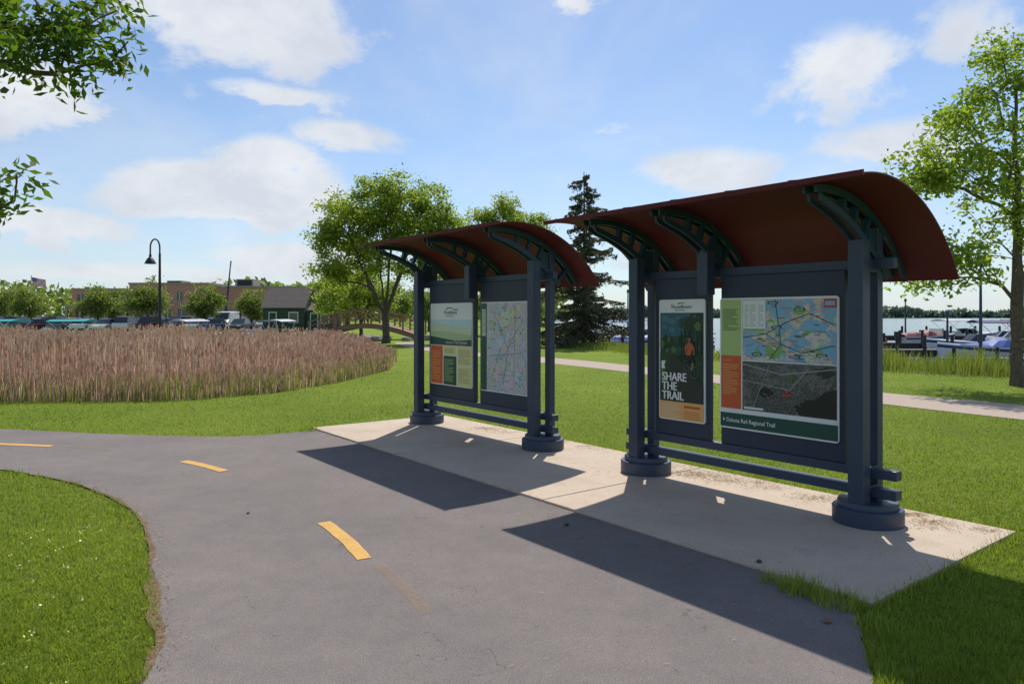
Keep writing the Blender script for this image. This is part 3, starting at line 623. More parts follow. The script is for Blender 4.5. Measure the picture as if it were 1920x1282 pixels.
def posterC(x0,z0,w,h,y,panel):
    p=Poster(x0,z0,w,h,y,panel); p.rect(.012,.78,.988,.988,'white',1)
    p.disc(.48,.93,.09,'green',2,sz=.22); p.disc(.5,.918,.09,'white',3,sz=.22); p.disc(.62,.92,.07,'green2',4,sz=.15); p.text('ThreeRivers',.34,.868,.072,'ink'); p.text('PARK DISTRICT',.40,.835,.03,'ink')
    p.rect(.012,.5,.988,.80,'sky2',2)
    xs=np.linspace(.012,.988,15)
    def hill(base,amp,ph,mat,l): p.poly([(.012,.49)]+[(.988,.49)]+[(x,base+amp*math.sin(ph+x*4)) for x in xs[::-1]],mat,l)
    hill(.73,.025,1.2,'palegreen',3);hill(.685,.025,3.4,'pale',4);hill(.64,.02,.5,'pale2',5);hill(.575,.022,2.0,'dkgreen',6)
    p.text('REGIONAL',.40,.512,.04,'white',8); p.text('Trail System',.59,.512,.068,'white',8)
    p.rect(.012,.012,.31,.48,'orange',1); p.rect(.33,.012,.64,.36,'dkgreen',1); p.rect(.66,.012,.988,.48,'yellow',1); p.rect(.33,.37,.64,.48,'yellow',1)
    p.copylines(.05,.06,.28,.42,18,'peach'); p.copylines(.36,.05,.6,.33,14,'ltgreen'); p.copylines(.69,.27,.96,.45,8,'grey'); p.copylines(.69,.05,.96,.22,8,'grey'); p.copylines(.35,.39,.62,.46,4,'grey')
    p.line((.66,.25),(.988,.25),.01,'white',3)
    p.done('trail system poster with green hills and orange text block')
def posterD(x0,z0,w,h,y,panel):
    p=Poster(x0,z0,w,h,y,panel); p.rect(.004,.012,.14,.988,'dkgreen',1); p.rect(.14,.012,.985,.988,'mapB',1); p.rect(.03,.62,.115,.92,'palegreen',2); p.copylines(.04,.64,.105,.91,20,'green',3)
    p.blob(.56,.84,.10,'pale',2,1,1.0); p.blob(.3,.75,.05,'pale2',2,2,.8); p.blob(.78,.62,.05,'pale',2,3,.8); p.blob(.35,.25,.1,'pink',2,3,1.0); p.blob(.7,.4,.08,'pink',2,4,1.1); p.blob(.65,.12,.13,'pink',2,5,.8); p.blob(.8,.2,.06,'sky2',2.3,5,.8); p.blob(.45,.55,.05,'sky2',2.3,6,.8)
    for k in range(24): p.blob(R.uniform(.2,.92),R.uniform(.06,.94),R.uniform(.012,.035),('green2','sky2','pink','pale2','blue','yellow')[k%6],2.4+.01*k,k,.9)
    for a,b in (((.3,.9),(.6,.5)),((.6,.5),(.5,.1)),((.2,.4),(.9,.45)),((.6,.5),(.9,.8)),((.4,.2),(.9,.2)),((.2,.7),(.6,.72)),((.25,.15),(.45,.5)),((.75,.95),(.72,.05))): p.line(a,b,.005,'green',3)
    for k in range(70): a,b=R.uniform(.16,.9),R.uniform(.04,.95); p.rect(a,b,a+R.uniform(.015,.05),b+.008,('green','grey','ink','pink')[k%4],4)
    p.done('large pastel district map with dark green side strip')
def kiosk(uc,hx0,hx1,rx0,rx1,dz,posters,panels,mull,label):
    px,py=uv(uc,1.6); z0=.032
    K=empty('trail_kiosk',(px,py,z0),ang,label=label,cat='information kiosk',group='twin trail information kiosks')
    dz-=z0
    cy,cz=-.65,1.14+dz; Ro=1.5
    def arc(r,y0,y1,n=26,r2=None):
        a0=math.asin((y0-cy)/Ro);a1=math.asin((y1-cy)/Ro); out=[]
        for i in range(n):
            t=i/(n-1);a=a0+(a1-a0)*t; rr=r if r2 is None else r+(r2-r)*min(1,t*1.6)**.7; out.append((cy+rr*math.sin(a),cz+rr*math.cos(a)))
        return out
    mb=MB(); mb.strip(arc(Ro,-.95,.61,40),arc(Ro-.012,-.95,.61,40),rx0,rx1,MAT['maroon'])
    mb.strip(arc(Ro+.02,-.955,-.93,4),arc(Ro-.02,-.955,-.93,4),rx0-.004,rx1+.004,MAT['maroon'])
    for k in range(1,6):
        xx=rx0+(rx1-rx0)*k/6; mb.strip(arc(Ro+.025,-.92,.60,30),arc(Ro+.001,-.92,.60,30),xx-.01,xx+.01,MAT['maroon'])
    mb.make('roof',K,smooth=True)
    for hx in (hx0,hx1):
        b=MB(); b.lathe(hx,0,[(.26,0),(.26,.115),(.252,.125),(.222,.127),(.222,.165),(.215,.175)],MAT['navy'],40); b.make('pedestal',K,smooth=True)
        b=MB(); b.box(hx-.06,hx+.06,-.20,-.08,.16,2.25+dz,MAT['navy']); b.make('post',K,bevel=.006)
        b=MB(); b.box(hx-.045,hx+.045,.07,.16,.16,2.36+dz,MAT['navy']); b.make('post',K,bevel=.006)
        for zz in (.255,.405):
            b=MB(); b.box(hx-.05,hx+.05,-.079,.069,zz-.02,zz+.04,MAT['navy']); b.make('spacer_block',K,bevel=.004)
        b=MB(); b.box(hx-.052,hx+.052,-.079,.069,2.0+dz,2.1+dz,MAT['navy']); b.make('spacer_block',K,bevel=.004)
    for hx in (hx0,mull,hx1):
        b=MB()
        for s in (-1,1):
            x0=hx+s*.045-.011; b.strip(arc(1.47,-.86,.57),arc(1.415,-.86,.57),x0,x0+.022,MAT['teal'])
            b.strip(arc(1.41,-.80,.45,r2=1.23),arc(1.36,-.80,.45,r2=1.175),x0,x0+.022,MAT['teal'])
        for k in range(5):
            a=math.asin((-.38+k*.2-cy)/Ro); r0=1.22+.022*(4-k); s_,c_=math.sin(a),math.cos(a); t=.02
            A=[(cy+r0*s_-t*c_,cz+r0*c_+t*s_),(cy+1.43*s_-t*c_,cz+1.43*c_+t*s_)]; B=[(q[0]+2*t*c_,q[1]-2*t*s_) for q in A]
            b.strip(A,B,hx-.03,hx+.03,MAT['teal'])
        b.box(hx-.035,hx+.035,-.06,.06,2.02+dz,2.34+dz,MAT['teal'])
        b.make('roof_bracket',K,smooth=True)
    b=MB(); b.box(mull-.06,mull+.06,-.20,-.08,1.84+dz*.5,2.28+dz,MAT['navy']); b.box(mull-.05,mull+.05,-.081,.04,2.02+dz,2.1+dz,MAT['navy']); b.make('hanging_post',K,bevel=.006)
    b=MB(); b.box(hx0-.2,hx1+.2,.0,.068,2.03+dz,2.11+dz,MAT['navy']); b.make('top_rail',K,bevel=.005)
    for zz in (.245,.395):
        b=MB(); b.box(hx0-.24,hx1+.24,-.05 if zz<.3 else -.045,.05,zz-.035,zz+.04,MAT['navy']); b.make('lower_rail',K,bevel=.006)
    for (a,c),(pf,(pa,pc)) in zip(panels,posters):
        b=MB(); b.box(a,c,-.028,.028,.437,2.028+dz,MAT['navy2'])
        Q=b.make('information_panel',K,bevel=.004); pf(pa,.60+dz*.3,pc-pa,1.2,-.046,Q)
kiosk(1.97,-1.16,1.16,-1.69,1.59,0,[(posterA,(-.94,-.37)),(posterB,(-.20,.95))],[(-1.0,-.33),(-.2,.99)],-.29,'navy steel trail kiosk with curved maroon roof and cyclist poster')
kiosk(6.195,-1.385,1.385,-1.635,1.755,.09,[(posterC,(-1.2,-.085)),(posterD,(.12,1.15))],[(-1.25,-.05),(.08,1.20)],.0,'navy steel trail kiosk with curved maroon roof and trail system poster')
# ------------------------------------------------------------------ small debris
def pebble(x,y,s,mat,name,label,cat,z=.016):
    b=MB(); rr=[]
    for j,(f,zz) in enumerate(((.8,0),(1,.35),(.6,.7))): rr.append([(s*f*math.cos(a)*R.uniform(.75,1.1)*1.4,s*f*math.sin(a)*R.uniform(.75,1.1),s*zz) for a in np.linspace(0,5.5,8)])
    b.loft(rr,mat); b.make(name,loc=(x,y,z),rot=R.uniform(0,3),smooth=False,label=label,cat=cat)
pebble(.43,5.66,.018,MAT['black'],'stone','small dark stone lying on the asphalt path','stone')
pebble(1.63,4.75,.02,MAT['bark2'],'bark_chip','dark chip of bark on the concrete pad','wood chip',.034)
pebble(1.69,3.86,.022,MAT['straw'],'dry_leaf','curled dry leaf on the asphalt path','leaf')
pebble(-2.2,6.0,.013,MAT['bark'],'stone','small brown stone lying on the asphalt path','stone')
# ------------------------------------------------------------------ lamps, flag, mast
def lamp(x,y,h,label,z=0):
    E=empty('street_lamp',(x,y,z),0,label=label,cat='street lamp',group='gooseneck street lamps')
    b=MB(); b.lathe(0,0,[(.16,0),(.16,.25),(.1,.32),(.075,.9),(.07,h*.55),(.055,h-.75)],MAT['black'],14); b.make('pole',E,smooth=True)
    b=MB(); r=.25; pts=[(0,0,h-.76)]+[(-r+r*math.cos(t),0,h-.45+ .45*math.sin(t)) for t in np.linspace(0,math.pi,14)]+[(-2*r,0,h-.8)]
    b.tube(pts,.04,MAT['black'],8); b.make('arm',E,smooth=True)
    b=MB(); b.lathe(-2*r,0,[(.29,h-1.3),(.27,h-1.24),(.17,h-1.05),(.07,h-.95),(.06,h-.8)],MAT['black'],18); b.make('lamp_shade',E,smooth=True)
lamp(-18.6,38,5.75,'black gooseneck street lamp behind the cattails')
lamp(-22.6,84,5.3,'black gooseneck street lamp beside the green shed')
def flagpole():
    E=empty('flagpole',(-85.5,128,0),0,label='tall pole flying a united states flag',cat='flagpole')
    b=MB(); b.lathe(0,0,[(.12,0),(.06,8.9),(.1,8.95),(.02,9.1)],MAT['grey_tarp'],10); b.make('pole',E,smooth=True)
    b=MB(); red=P['red'];wh=P['white'];bl=flat('flag_blue',(.03,.05,.2))
    def pt(u,v,o=0): return (.08+2.4*u,.18*math.sin(u*7+v)+o,8.7-1.4*v-.45*u)
    for k in range(13):
        for i in range(8):
            b.add([pt(i/8,k/13),pt((i+1)/8,k/13),pt((i+1)/8,(k+1)/13),pt(i/8,(k+1)/13)],[(3,2,1,0)],red if k%2==0 else wh)
    for i in range(3): b.add([pt(i/8,0,-.01),pt((i+1)/8,0,-.01),pt((i+1)/8,7/13,-.01),pt(i/8,7/13,-.01)],[(3,2,1,0)],bl)
    for r_ in range(3):
        for c_ in range(4):
            u_,v_=.05+c_*.09,.07+r_*.16; b.add([pt(u_,v_,-.02),pt(u_+.03,v_+.03,-.02),pt(u_,v_+.06,-.02),pt(u_-.03,v_+.03,-.02)],[(0,1,2,3)],wh)
    b.make('flag',E,recalc=False)
flagpole()
b=MB(); b.tube([(0,0,0),(1.2,0,12.5)],[.25,.09],MAT['navy_tarp'],8); b.tube([(.9,0,9.6),(1.2,.3,12.4)],.05,MAT['black'],6); b.make('crane_boom',loc=(-55.5,139,0),label='thin blue crane boom rising over the brick building',cat='crane')
# ------------------------------------------------------------------ brick building
BE=empty('brick_building',(-62,141,0),0,label='long two storey brick building with flat roof',cat='building')
b=MB()
for x0,x1,y0,h in ((-26,-13.2,3,7.0),(-13,2.5,0,8.0),(2.7,24,2,7.4)):
    b.box(x0,x1,y0,y0+18,0,h,MAT['brick'])
b.make('wall',BE)
b=MB()
for x0,x1,y0,h in ((-26,-13.2,3,7.0),(-13,2.5,0,8.0),(2.7,24,2,7.4)): b.box(x0-.15,x1+.15,y0-.15,y0+18.1,h,h+.35,MAT['trim']); b.box(x0,x1,y0-.05,y0-.002,4.2,4.45,MAT['trim'])
b.make('parapet',BE)
for (x0,x1,z0,z1) in ((-8,-5,8.4,9.0),(6,9.5,7.8,9.3)):
    b=MB(); b.box(x0,x1,5,9,z0,z1,MAT['trim']); b.box(x0+.3,x1-.3,4.95,4.99,z0+.2,z1-.2,MAT['black']); b.make('rooftop_unit',BE)
def window(x,y,z,w,h):
    b=MB(); b.box(x-w/2-.1,x+w/2+.1,y-.06,y-.003,z-.1,z+h+.1,MAT['trim']); W=b.make('window',BE)
    b=MB(); b.box(x-w/2,x+w/2,y-.09,y-.062,z,z+h,MAT['glass']); b.make('pane',W)
    b=MB(); b.box(x-.04,x+.04,y-.12,y-.092,z,z+h,MAT['white']); b.make('mullion',W)
for k in range(4): window(-10.5+k*3.7,0,5.0,1.1,1.5); 
for k in range(5): window(-10.8+k*2.7,0,1.0,1.5,2.2)
for k in range(7):
    if k%2==0: window(4.5+k*2.9,2,4.8,1.0,1.4)
    window(4.5+k*2.9,2,1.0,1.6,2.2)
for k in range(4): window(-24.2+k*3,3,1.0,2.2,2.6); window(-24.2+k*3,3,4.9,1.4,1.3)
b=MB(); b.box(-25,-14,-1,2.9,3.4,3.8,MAT['trim']); 
for k in range(5): b.box(-25+k*2.6,-24.6+k*2.6,-.9,-.5,0,3.4,MAT['trim'])
b.make('entrance_canopy',BE)
SE=empty('boat_shed',(-25.0,80,0),0,label='dark green wooden shed with grey gable roof',cat='shed')
b=MB(); b.box(-2.7,1.9,0,5,0,2.75,MAT['greenwall']); b.add([(1.9,0,2.75),(1.9,5,2.75),(1.9,2.5,4.7),(1.88,0,2.75),(1.88,5,2.75),(1.88,2.5,4.7)],[(0,1,2),(3,5,4),(0,2,5,3),(1,4,5,2),(0,3,4,1)],MAT['greenwall']); b.box(1.92,5.0,.4,4.4,0,2.3,MAT['greenwall']); b.make('wall',SE)
b=MB(); b.loft([[(-2.9,-.3,2.65),(-2.9,2.5,4.95),(-2.9,5.3,2.65),(-2.9,2.5,4.8)],[(2.1,-.3,2.65),(2.1,2.5,4.95),(2.1,5.3,2.65),(2.1,2.5,4.8)]],MAT['shingle']); b.loft([[(2.12,.2,2.32),(5.2,.2,2.32),(5.2,2.4,3.1),(2.12,2.4,3.1)],[(2.12,.2,2.42),(5.2,.2,2.42),(5.2,2.4,3.2),(2.12,2.4,3.2)]],MAT['shingle']); b.make('roof',SE)
for x_,w_,z0,z1 in ((-1.6,.7,0,2.1),(.7,.9,1.0,2.1),(2.9,.7,0,2.0),(4.1,.8,.9,1.9)):
    yy=0 if x_<1.9 else .4
    b=MB(); b.box(x_-w_/2-.1,x_+w_/2+.1,yy-.04,yy-.003,z0,z1+.1,MAT['white']); W=b.make('door' if z0==0 else 'window',SE)
    b=MB(); b.box(x_-w_/2,x_+w_/2,yy-.07,yy-.042,z0+.08,z1,MAT['greenwall'] if z0==0 else MAT['glass']); b.make('pane' if z0 else 'door_leaf',W)
# ------------------------------------------------------------------ cars
def car_proto(loc,suv,color,label):
    E=empty('parked_car',loc,0,label=label,cat='car',group='cars in the parking lot')
    h1=.98 if suv else .85; h2=1.68 if suv else 1.42
    b=MB(); W=.9
    prof=[(-2.2,.35,.92),(-2.25,.6,.95),(-2.1,h1-.12,.94),(-1.1,h1,.97),(1.5,h1+.03,.97),(2.1,h1-.02,.93),(2.22,.6,.93),(2.15,.35,.9)]
    b.loft([[(-W*s*.985 if k else W*s*.985,y,z) for y,z,s in prof] for k in (0,1)],MAT['car'])
    yr=(1.9 if suv else 1.1)
    b.loft([[(-.6,-.25,h2),(.6,-.25,h2),(.6,yr-.35,h2),(-.6,yr-.35,h2)],[(-.6,-.2,h2+.03),(.6,-.2,h2+.03),(.6,yr-.4,h2+.03),(-.6,yr-.4,h2+.03)]],MAT['car'])
    body=b.make('body',E,bevel=.05); body.color=color
    b=MB(); b.loft([[(-.82,-1.05,h1),(.82,-1.05,h1),(.82,yr,h1+.02),(-.82,yr,h1+.02)],[(-.62,-.28,h2),(.62,-.28,h2),(.62,yr-.3,h2),(-.62,yr-.3,h2)]],MAT['glass']); b.make('windows',E)
    for sx in (-1,1):
        for y_ in (-1.4,1.4):
            b=MB(); b.loft([[(sx*(.72+.2*k),y_+.33*math.cos(a),.33+.33*math.sin(a)) for a in np.linspace(0,6.283,15)[:-1]] for k in (0,1)],MAT['tyre'])
            b.loft([[(sx*(.921+.01*k),y_+.2*math.cos(a),.33+.2*math.sin(a)) for a in np.linspace(0,6.283,11)[:-1]] for k in (0,1)],MAT['grey_tarp']); b.make('wheel',E)
        b=MB(); b.box(sx*.62-.16,sx*.62+.16,-2.28,-2.2,.62,.76,MAT['white']); b.make('headlight',E)
    return E
cols=[(.6,.6,.62,1),(.03,.03,.035,1),(.3,.31,.33,1),(.65,.65,.65,1),(.12,.02,.02,1),(.03,.07,.2,1),(.1,.11,.12,1),(.4,.38,.33,1),(.02,.25,.3,1)]
cp=[car_proto((-66,92,0),False,cols[0],'silver sedan parked in the lot'),car_proto((-63.2,92,0),True,cols[1],'black sport utility vehicle parked in the lot')]
cn={0:'white',1:'black',2:'grey',3:'white',4:'dark red',5:'dark blue',6:'charcoal',7:'beige',8:'teal'}
for yy,xa,xb in ((82,-61,-30.5),(91,-60.4,-39),(101,-72,-31),(108,-76,-33),(119,-82,-36)):
    x_=xa
    while x_<xb:
        if R.random()<.92:
            k=R.randint(0,1); c=R.choice([0,0,1,2,3,3,4,5,6,7])
            copytree(cp[k],(x_,yy+R.uniform(-.3,.3),0),R.choice([0,math.pi])+R.uniform(-.03,.03),None,cols[c],label='%s %s parked in the lot'%(cn[c],('sedan','sport utility vehicle')[k]))
        x_+=2.5
VE=empty('van',(-36.2,91,0),.1,label='white high roof van parked in the lot',cat='van')
b=MB(); b.loft([[(sx*.98,y_,z_) for y_,z_ in ((-2.7,.4),(-2.75,1.0),(-2.0,1.35),(-1.35,2.25),(2.6,2.35),(2.65,.4))] for sx in (-1,1)],MAT['gel']); b.make('body',VE,bevel=.06)
b=MB(); b.loft([[(-.85,-2.06,1.38),(.85,-2.06,1.38),(.78,-1.46,2.15),(-.78,-1.46,2.15)],[(-.85,-2.03,1.42),(.85,-2.03,1.42),(.78,-1.4,2.17),(-.78,-1.4,2.17)]],MAT['glass']); b.make('windscreen',VE)
for sx in (-1,1):
    for y_ in (-1.8,1.7):
        b=MB(); b.loft([[(sx*(.78+.22*k),y_+.36*math.cos(a),.36+.36*math.sin(a)) for a in np.linspace(0,6.283,15)[:-1]] for k in (0,1)],MAT['tyre']); b.make('wheel',VE)
# ------------------------------------------------------------------ boats
def boat(loc,rot,L,hull,cover,style,label,stripe='navy_tarp'):
    E=empty('motorboat',(loc[0],loc[1],-.6),rot,label=label,cat='boat',group='boats moored in the harbour')
    W=L*.17; st=np.linspace(0,1,14)
    def hw(s): return W*(1-max(0,(s-.45)/.55)**2.2)*(.92+.08*min(1,s*4))+.03
    def top(s): return .66+.26*s*s
    b=MB(); rings=[]
    for s in st:
        x=-L/2+L*s; w=hw(s); t=top(s); k=-.15+.45*max(0,s-.6)
        rings.append([(x,-w,t),(x,-w*.96,t*.6),(x-.08*s,-w*.72,.12+k*.3),(x-.1*s,0,k),(x-.08*s,w*.72,.12+k*.3),(x,w*.96,t*.6),(x,w,t),(x,w*.9,t+.03),(x,0,t+.05),(x,-w*.9,t+.03)])
    b.loft(rings,MAT[hull]); b.make('hull',E,smooth=True)
    b=MB()
    for sgn in (-1,1): b.loft([[(-L/2+L*s,sgn*(hw(s)+.006),top(s)-.2),(-L/2+L*s,sgn*(hw(s)+.006),top(s)-.06),(-L/2+L*s,sgn*(hw(s)-.01),top(s)-.06),(-L/2+L*s,sgn*(hw(s)-.01),top(s)-.2)] for s in st],MAT[stripe])
    b.make('rub_stripe',E)
    if style=='tarp':
        b=MB(); rings=[]
        for i,s in enumerate(st[:-2]):
            x=-L/2+L*s; w=hw(s)*.97; t=top(s); hh=.12+.42*max(0,1-abs(s-.5)/.14)+.30*max(0,1-abs(s-.2)/.35)+.03*math.sin(i*2.3)
            if s>.75: hh=.08
            rings.append([(x,-w,t-.03),(x,-w,t+.03),(x,-w*.6,t+hh*.75),(x,0,t+hh),(x,w*.6,t+hh*.75),(x,w,t+.03),(x,w,t-.03)])
        b.loft(rings,MAT[cover]); b.make('tarpaulin',E,smooth=False)
    else:
        b=MB(); b.loft([[(L*.08,-W*.8,.78),(L*.16,-W*.7,.80),(L*.2,0,.82),(L*.16,W*.7,.80),(L*.08,W*.8,.78),(L*.06,W*.78,.78),(L*.14,0,.80),(L*.06,-W*.78,.78)],[(L*.02,-W*.74,1.2),(L*.09,-W*.6,1.24),(L*.12,0,1.26),(L*.09,W*.6,1.24),(L*.02,W*.74,1.2),(L*.01,W*.72,1.2),(L*.08,0,1.24),(L*.01,-W*.72,1.2)]],MAT['glass']); b.make('windshield',E)
        b=MB(); b.box(-L*.32,-L*.1,-W*.7,W*.7,.68,.98,MAT['cream']); b.box(-L*.36,-L*.325,-W*.7,W*.7,.68,1.25,MAT['cream']); b.make('seat',E,bevel=.05)
        b=MB(); rr=[]
        for y_ in np.linspace(-1,1,7): rr.append([(-L*.32,y_*W*.9,2.0-.15*y_*y_),(L*.1,y_*W*.9,2.03-.15*y_*y_),(L*.1,y_*W*.9,2.07-.15*y_*y_),(-L*.32,y_*W*.9,2.04-.15*y_*y_)])
        b.loft(rr,MAT[cover]); b.make('canopy',E,smooth=True)
        b=MB()
        for sx in (-.3,.08):
            for sg in (-1,1): b.tube([(-L*.1,sg*W*.9,.7),(L*sx,sg*W*.85,1.9)],.02,MAT['white'],6)
        b.make('canopy_frame',E)
    b=MB(); b.box(-L/2-.45,-L/2-.05,-.18,.18,.35,1.1,MAT['black']); b.box(-L/2-.3,-L/2-.18,-.06,.06,-.5,.35,MAT['black']); b.make('outboard_motor',E,bevel=.05)
for a in [((-34.0,57),.1,7,'gel','teal_tarp','bim','white motorboat with a teal canopy'),((-39.5,57),-.1,7.5,'gel','teal_tarp','bim','white motorboat with a teal canopy'),((-42.5,66),0,6.5,'gel','teal_tarp','tarp','white motorboat under a teal tarpaulin'),((-31,66),.2,6,'gel','teal_tarp','tarp','white motorboat under a teal tarpaulin'),
 ((-25.5,58),1.2,6,'gel','grey_tarp','bim','white motorboat with a grey canopy'),((-21.5,60),1.3,6,'gel','navy_tarp','tarp','white motorboat under a navy tarpaulin'),((-18.5,58),1.4,6,'gel','grey_tarp','bim','white motorboat with a grey canopy'),((-15.5,59),1.2,5.5,'gel','grey_tarp','tarp','white motorboat under a grey tarpaulin'),((-28,62),1.3,6,'gel','navy_tarp','bim','white motorboat with a navy canopy'),
 ((28.2,43),2.9,6.2,'gel','navy_tarp','bim','white motorboat with navy canopy and windshield'),((24.4,36.2),3.0,5.6,'gel','blue_tarp','tarp','white motorboat under a bright blue tarpaulin'),((29.5,38),3.0,5.4,'gel','blue_tarp','tarp','white motorboat under a blue tarpaulin'),
 ((33.2,57.5),.1,4.6,'gel','red_tarp','tarp','white motorboat under a maroon tarpaulin'),((36.0,52),2.7,5.6,'gel','red_tarp','bim','white motorboat with a maroon canopy'),((37,47),.2,6.2,'gel','navy_tarp','bim','white cabin boat with a navy canopy'),((32.5,46),3.0,5.5,'gel','navy_tarp','bim','white motorboat with navy canopy and windshield'),
 ((25.5,54),1.9,5,'orange_hull','grey_tarp','tarp','orange hulled motorboat with grey tarpaulin'),
 ((8.3,52),.3,5.5,'gel','blue_tarp','bim','white motorboat with a blue canopy'),((5.6,56),.1,5.5,'gel','grey_tarp','bim','white motorboat with a grey canopy'),((10.5,60),.4,6,'gel','navy_tarp','bim','white motorboat with a navy canopy'),((6.8,66),0,6.5,'gel','blue_tarp','bim','white motorboat with a blue canopy'),((7.9,46.9),.2,3.6,'gel','blue_tarp','tarp','white motorboat under a bright blue tarpaulin'),((40,64),.1,7,'gel','grey_tarp','bim','white motorboat with a grey canopy'),((12.5,48),1.2,5.5,'gel','blue_tarp','tarp','white motorboat under a blue tarpaulin'),((42,55),.1,7,'gel','navy_tarp','bim','white motorboat with a navy canopy')]: boat(*a)
def dock(x0,x1,y,w,zt,label,mat='dockwood',sp=2.5,ph=.7,rail=False):
    E=empty('dock',((x0+x1)/2,y,0),0,label=label,cat='dock'); h=(x1-x0)/2
    b=MB(); n=int((x1-x0)/.3)
    for k in range(n): b.box(-h+k*.3,-h+k*.3+.28,-w/2,w/2,zt-.05,zt,MAT[mat])
    b.box(-h,h,-w/2-.06,-w/2-.005,zt-.4,zt-.03,MAT['dark']); b.make('deck',E)
    k=-h
    while k<=h:
        b=MB(); b.lathe(k,-w/2-.16,[(.09,-1.6),(.09,zt+ph),(.05,zt+ph+.06)],MAT['dark'],10); b.make('piling',E,smooth=True); k+=sp
    if rail:
        b=MB()
        for zz in (.35,.65): b.box(-h,h,-w/2-.22,-w/2-.255,zt+zz,zt+zz+.05,MAT['dark'])
        b.make('rail',E)
dock(19.5,31,32.5,1.2,-.2,'grey timber dock beside the moored boats',sp=1.9,ph=.45)
dock(24,60,60,1.6,.1,'long dark timber pier in the harbour','dark',2.0,.75)
dock(16.5,26,40,1.2,-.15,'short grey timber dock with pilings','dockwood',1.5,.75)
dock(20,31,49,1.2,-.1,'grey timber dock with pilings','dark',1.5,.8)
dock(3.4,12.5,45,1.2,-.05,'dark timber walkway with post and rail fence','dark',.85,.75,True)
dock(4.5,13,61.5,1.2,.0,'dark timber pier with pilings','dark',1.5,.8)
for k,(x_,y_,h_) in enumerate([(21.1,32.4,4.2),(32.8,60,3.2),(9.9,61.5,4.0),(24.2,40,2.0)]):
    b=MB(); b.lathe(0,0,[(.08,-.6),(.06,h_*.5),(.045,h_-.3),(.1,h_-.28),(.1,h_-.1),(.03,h_)],MAT['navy'],10); b.make('dock_light_pole',loc=(x_,y_,0),smooth=True,label='slim dark light pole standing on the dock',cat='light pole',group='light poles on the docks')
FE=empty('footbridge',(-10.6,53,0),-.12,label='arched brown timber footbridge with railings',cat='bridge')
def bz(x): return .12+1.0*math.cos(x/4.4*math.pi/2)
b=MB(); xs=np.linspace(-4.2,4.2,40)
for y0,y1,a,c in ((-1,1,.0,.07),(-1.05,-.9,-.3,-.01),(.9,1.05,-.3,-.01)): b.loft([[(x,y0,bz(x)+a),(x,y1,bz(x)+a),(x,y1,bz(x)+c),(x,y0,bz(x)+c)] for x in xs],MAT['wood'])
b.make('deck',FE)
for y_ in (-1,1):
    b=MB()
    for zz,t in ((1.0,.09),(.7,.05),(.4,.05)): b.loft([[(x,y_-.04,bz(x)+zz),(x,y_+.04,bz(x)+zz),(x,y_+.04,bz(x)+zz+t),(x,y_-.04,bz(x)+zz+t)] for x in xs],MAT['wood'])
    for x in np.linspace(-4.1,4.1,8): b.box(x-.06,x+.06,y_-.1,y_-.045,bz(x)-.1,bz(x)+1.15,MAT['wood'])
    b.make('railing',FE)
for k in range(16):
    s=R.uniform(.3,.6); x_=-13+R.uniform(0,7.5); y_=49+R.uniform(-1,2)
    b=MB(); rr=[[(s*f*math.cos(a)*R.uniform(.8,1.1),s*f*math.sin(a)*R.uniform(.8,1.1),s*zz) for a in np.linspace(0,5.6,8)] for f,zz in ((.8,-.1),(1,.3),(.75,.7),(.3,.85))]
    b.loft(rr,MAT['rock']); b.make('boulder',loc=(x_,y_,0),rot=R.uniform(0,3),smooth=True,label='grey boulder at the foot of the timber footbridge',cat='rock',group='boulders by the footbridge')
# ------------------------------------------------------------------ sun + world
sd=Vector((.153,.704,1.0)).normalized()
L=bpy.data.lights.new('sun','SUN'); L.energy=4.6; L.angle=math.radians(.6); L.color=(1,.94,.85)
lo=bpy.data.objects.new('sun',L); COL.objects.link(lo); lo.rotation_euler=sd.to_track_quat('Z','Y').to_euler()
W=bpy.data.worlds.new('World'); sc.world=W; W.use_nodes=True; nt=W.node_tree; bg=nt.nodes['Background']
sky=nt.nodes.new('ShaderNodeTexSky'); sky.sky_type='NISHITA'; sky.sun_disc=False; sky.sun_elevation=math.asin(sd.z); sky.sun_rotation=math.atan2(sd.x,sd.y)
sky.air_density=1.0; sky.dust_density=.5; sky.ozone_density=2.0
tc=nt.nodes.new('ShaderNodeTexCoord'); sp=nt.nodes.new('ShaderNodeSeparateXYZ'); nt.links.new(tc.outputs['Generated'],sp.inputs[0])
az=M('ARCTAN2',nt,sp.outputs[0],sp.outputs[1]); el=M('ARCSINE',nt,sp.outputs[2])
cmb=nt.nodes.new('ShaderNodeCombineXYZ'); nt.links.new(az,cmb.inputs[0]); nt.links.new(M('MULTIPLY',nt,el,1.6),cmb.inputs[1])
n1=noise(nt,cmb.outputs[0],6.5,10,.62,.3); n2=noise(nt,cmb.outputs[0],14,7,.62,.2); n3=noise(nt,cmb.outputs[0],2.6,8,.6,.4)
azw=M('ADD',nt,az,M('MULTIPLY',nt,M('SUBTRACT',nt,n2,.5),.12)); elw=M('ADD',nt,el,M('MULTIPLY',nt,M('SUBTRACT',nt,n1,.5),.08))
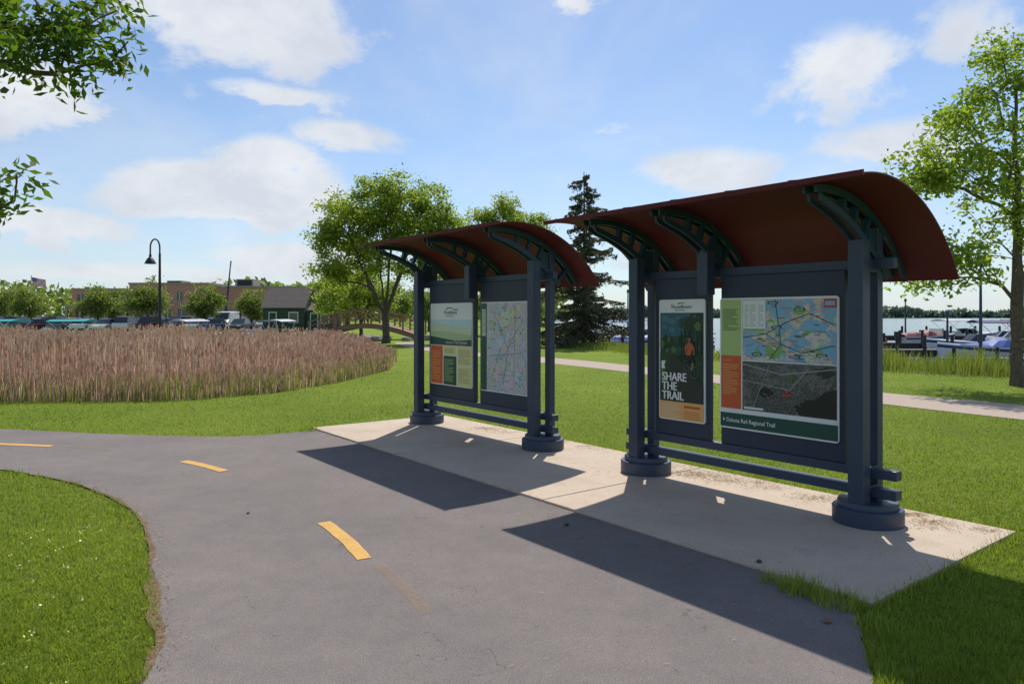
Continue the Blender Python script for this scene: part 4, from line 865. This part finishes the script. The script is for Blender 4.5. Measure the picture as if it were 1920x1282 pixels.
blobs=[(-21.0,9.0,8.5,2.4,1.5),(-18.5,11.4,4.5,2.2,1.2),(-21,21.5,9,4.0,1.15),(-34,14.4,5,2.6,1.05),(-18,16.3,6,1.1,.85),(-14.0,13.8,4.5,1.5,.95),(-33,6.2,6,1.5,.95),(-17,4.4,9,1.8,.85),(-28,3.0,12,1.2,.75),
 (15,11.0,6,2.2,.9),(24.5,17.5,5.5,3.2,.95),(4.6,23.6,2.6,1.6,1.0),(28,12.0,6,2.0,.85),(22.5,14.2,3.4,1.2,.55),(-6,20,4,1.2,.4),(8,14.3,2.6,1.0,.6),(12,5.5,12,1.8,.5),(-38,12,4,2,.7),(42,10,8,3,.8),(33,19,6,3,.6),(-60,18,12,5,.8),(70,22,14,6,.8),(10,38,16,5,.6),(160,22,30,8,.8),(-120,25,25,8,.7),(-2,7,8,2.4,.4)]
tot=None
for a0,e0,sa,se,am in blobs:
    dx=M('DIVIDE',nt,M('SUBTRACT',nt,azw,math.radians(a0)),math.radians(sa)); dy=M('DIVIDE',nt,M('SUBTRACT',nt,elw,math.radians(e0)),math.radians(se))
    r2=M('ADD',nt,M('MULTIPLY',nt,dx,dx),M('MULTIPLY',nt,dy,dy)); g_=M('MULTIPLY',nt,M('EXPONENT',nt,M('MULTIPLY',nt,r2,-1.0)),am)
    tot=g_ if tot is None else M('MAXIMUM',nt,tot,g_)
dens=M('ADD',nt,tot,M('MULTIPLY',nt,M('SUBTRACT',nt,n1,.5),1.8))
mr=nt.nodes.new('ShaderNodeMapRange'); mr.interpolation_type='SMOOTHSTEP'; nt.links.new(dens,mr.inputs[0]); mr.inputs[1].default_value=.26; mr.inputs[2].default_value=.76
wisp=nt.nodes.new('ShaderNodeMapRange'); wisp.interpolation_type='SMOOTHSTEP'; nt.links.new(n3,wisp.inputs[0]); wisp.inputs[1].default_value=.38; wisp.inputs[2].default_value=.74; wisp.inputs[4].default_value=.42
mask=M('MAXIMUM',nt,M('MULTIPLY',nt,mr.outputs[0],.92),wisp.outputs[0])
hz=M('POWER',nt,M('SUBTRACT',nt,1.0,M('MAXIMUM',nt,sp.outputs[2],0.0)),7.0)
cc=ramp(nt,n1,[(.34,(6.0,6.1,6.2)),(.62,(4.6,4.85,5.3))])
skyc=mixc(nt,1.0,sky.outputs[0],(.71,.78,.86),'MULTIPLY')
skyc=mixc(nt,M('MULTIPLY',nt,hz,.5),skyc,(3.9,4.8,5.7))
nt.links.new(mixc(nt,mask,skyc,cc),bg.inputs[0]); bg.inputs[1].default_value=.15
# ------------------------------------------------------------------ camera
cam=bpy.data.cameras.new('camera'); co=bpy.data.objects.new('camera',cam); COL.objects.link(co); co.location=(0,0,1.65); co.rotation_euler=(math.pi/2,0,0)
cam.lens=25.3; cam.sensor_width=36; cam.shift_y=-47/1920; cam.clip_end=8000; sc.camera=co
sc.view_settings.view_transform='Standard'; sc.view_settings.look='None'; sc.view_settings.exposure=0
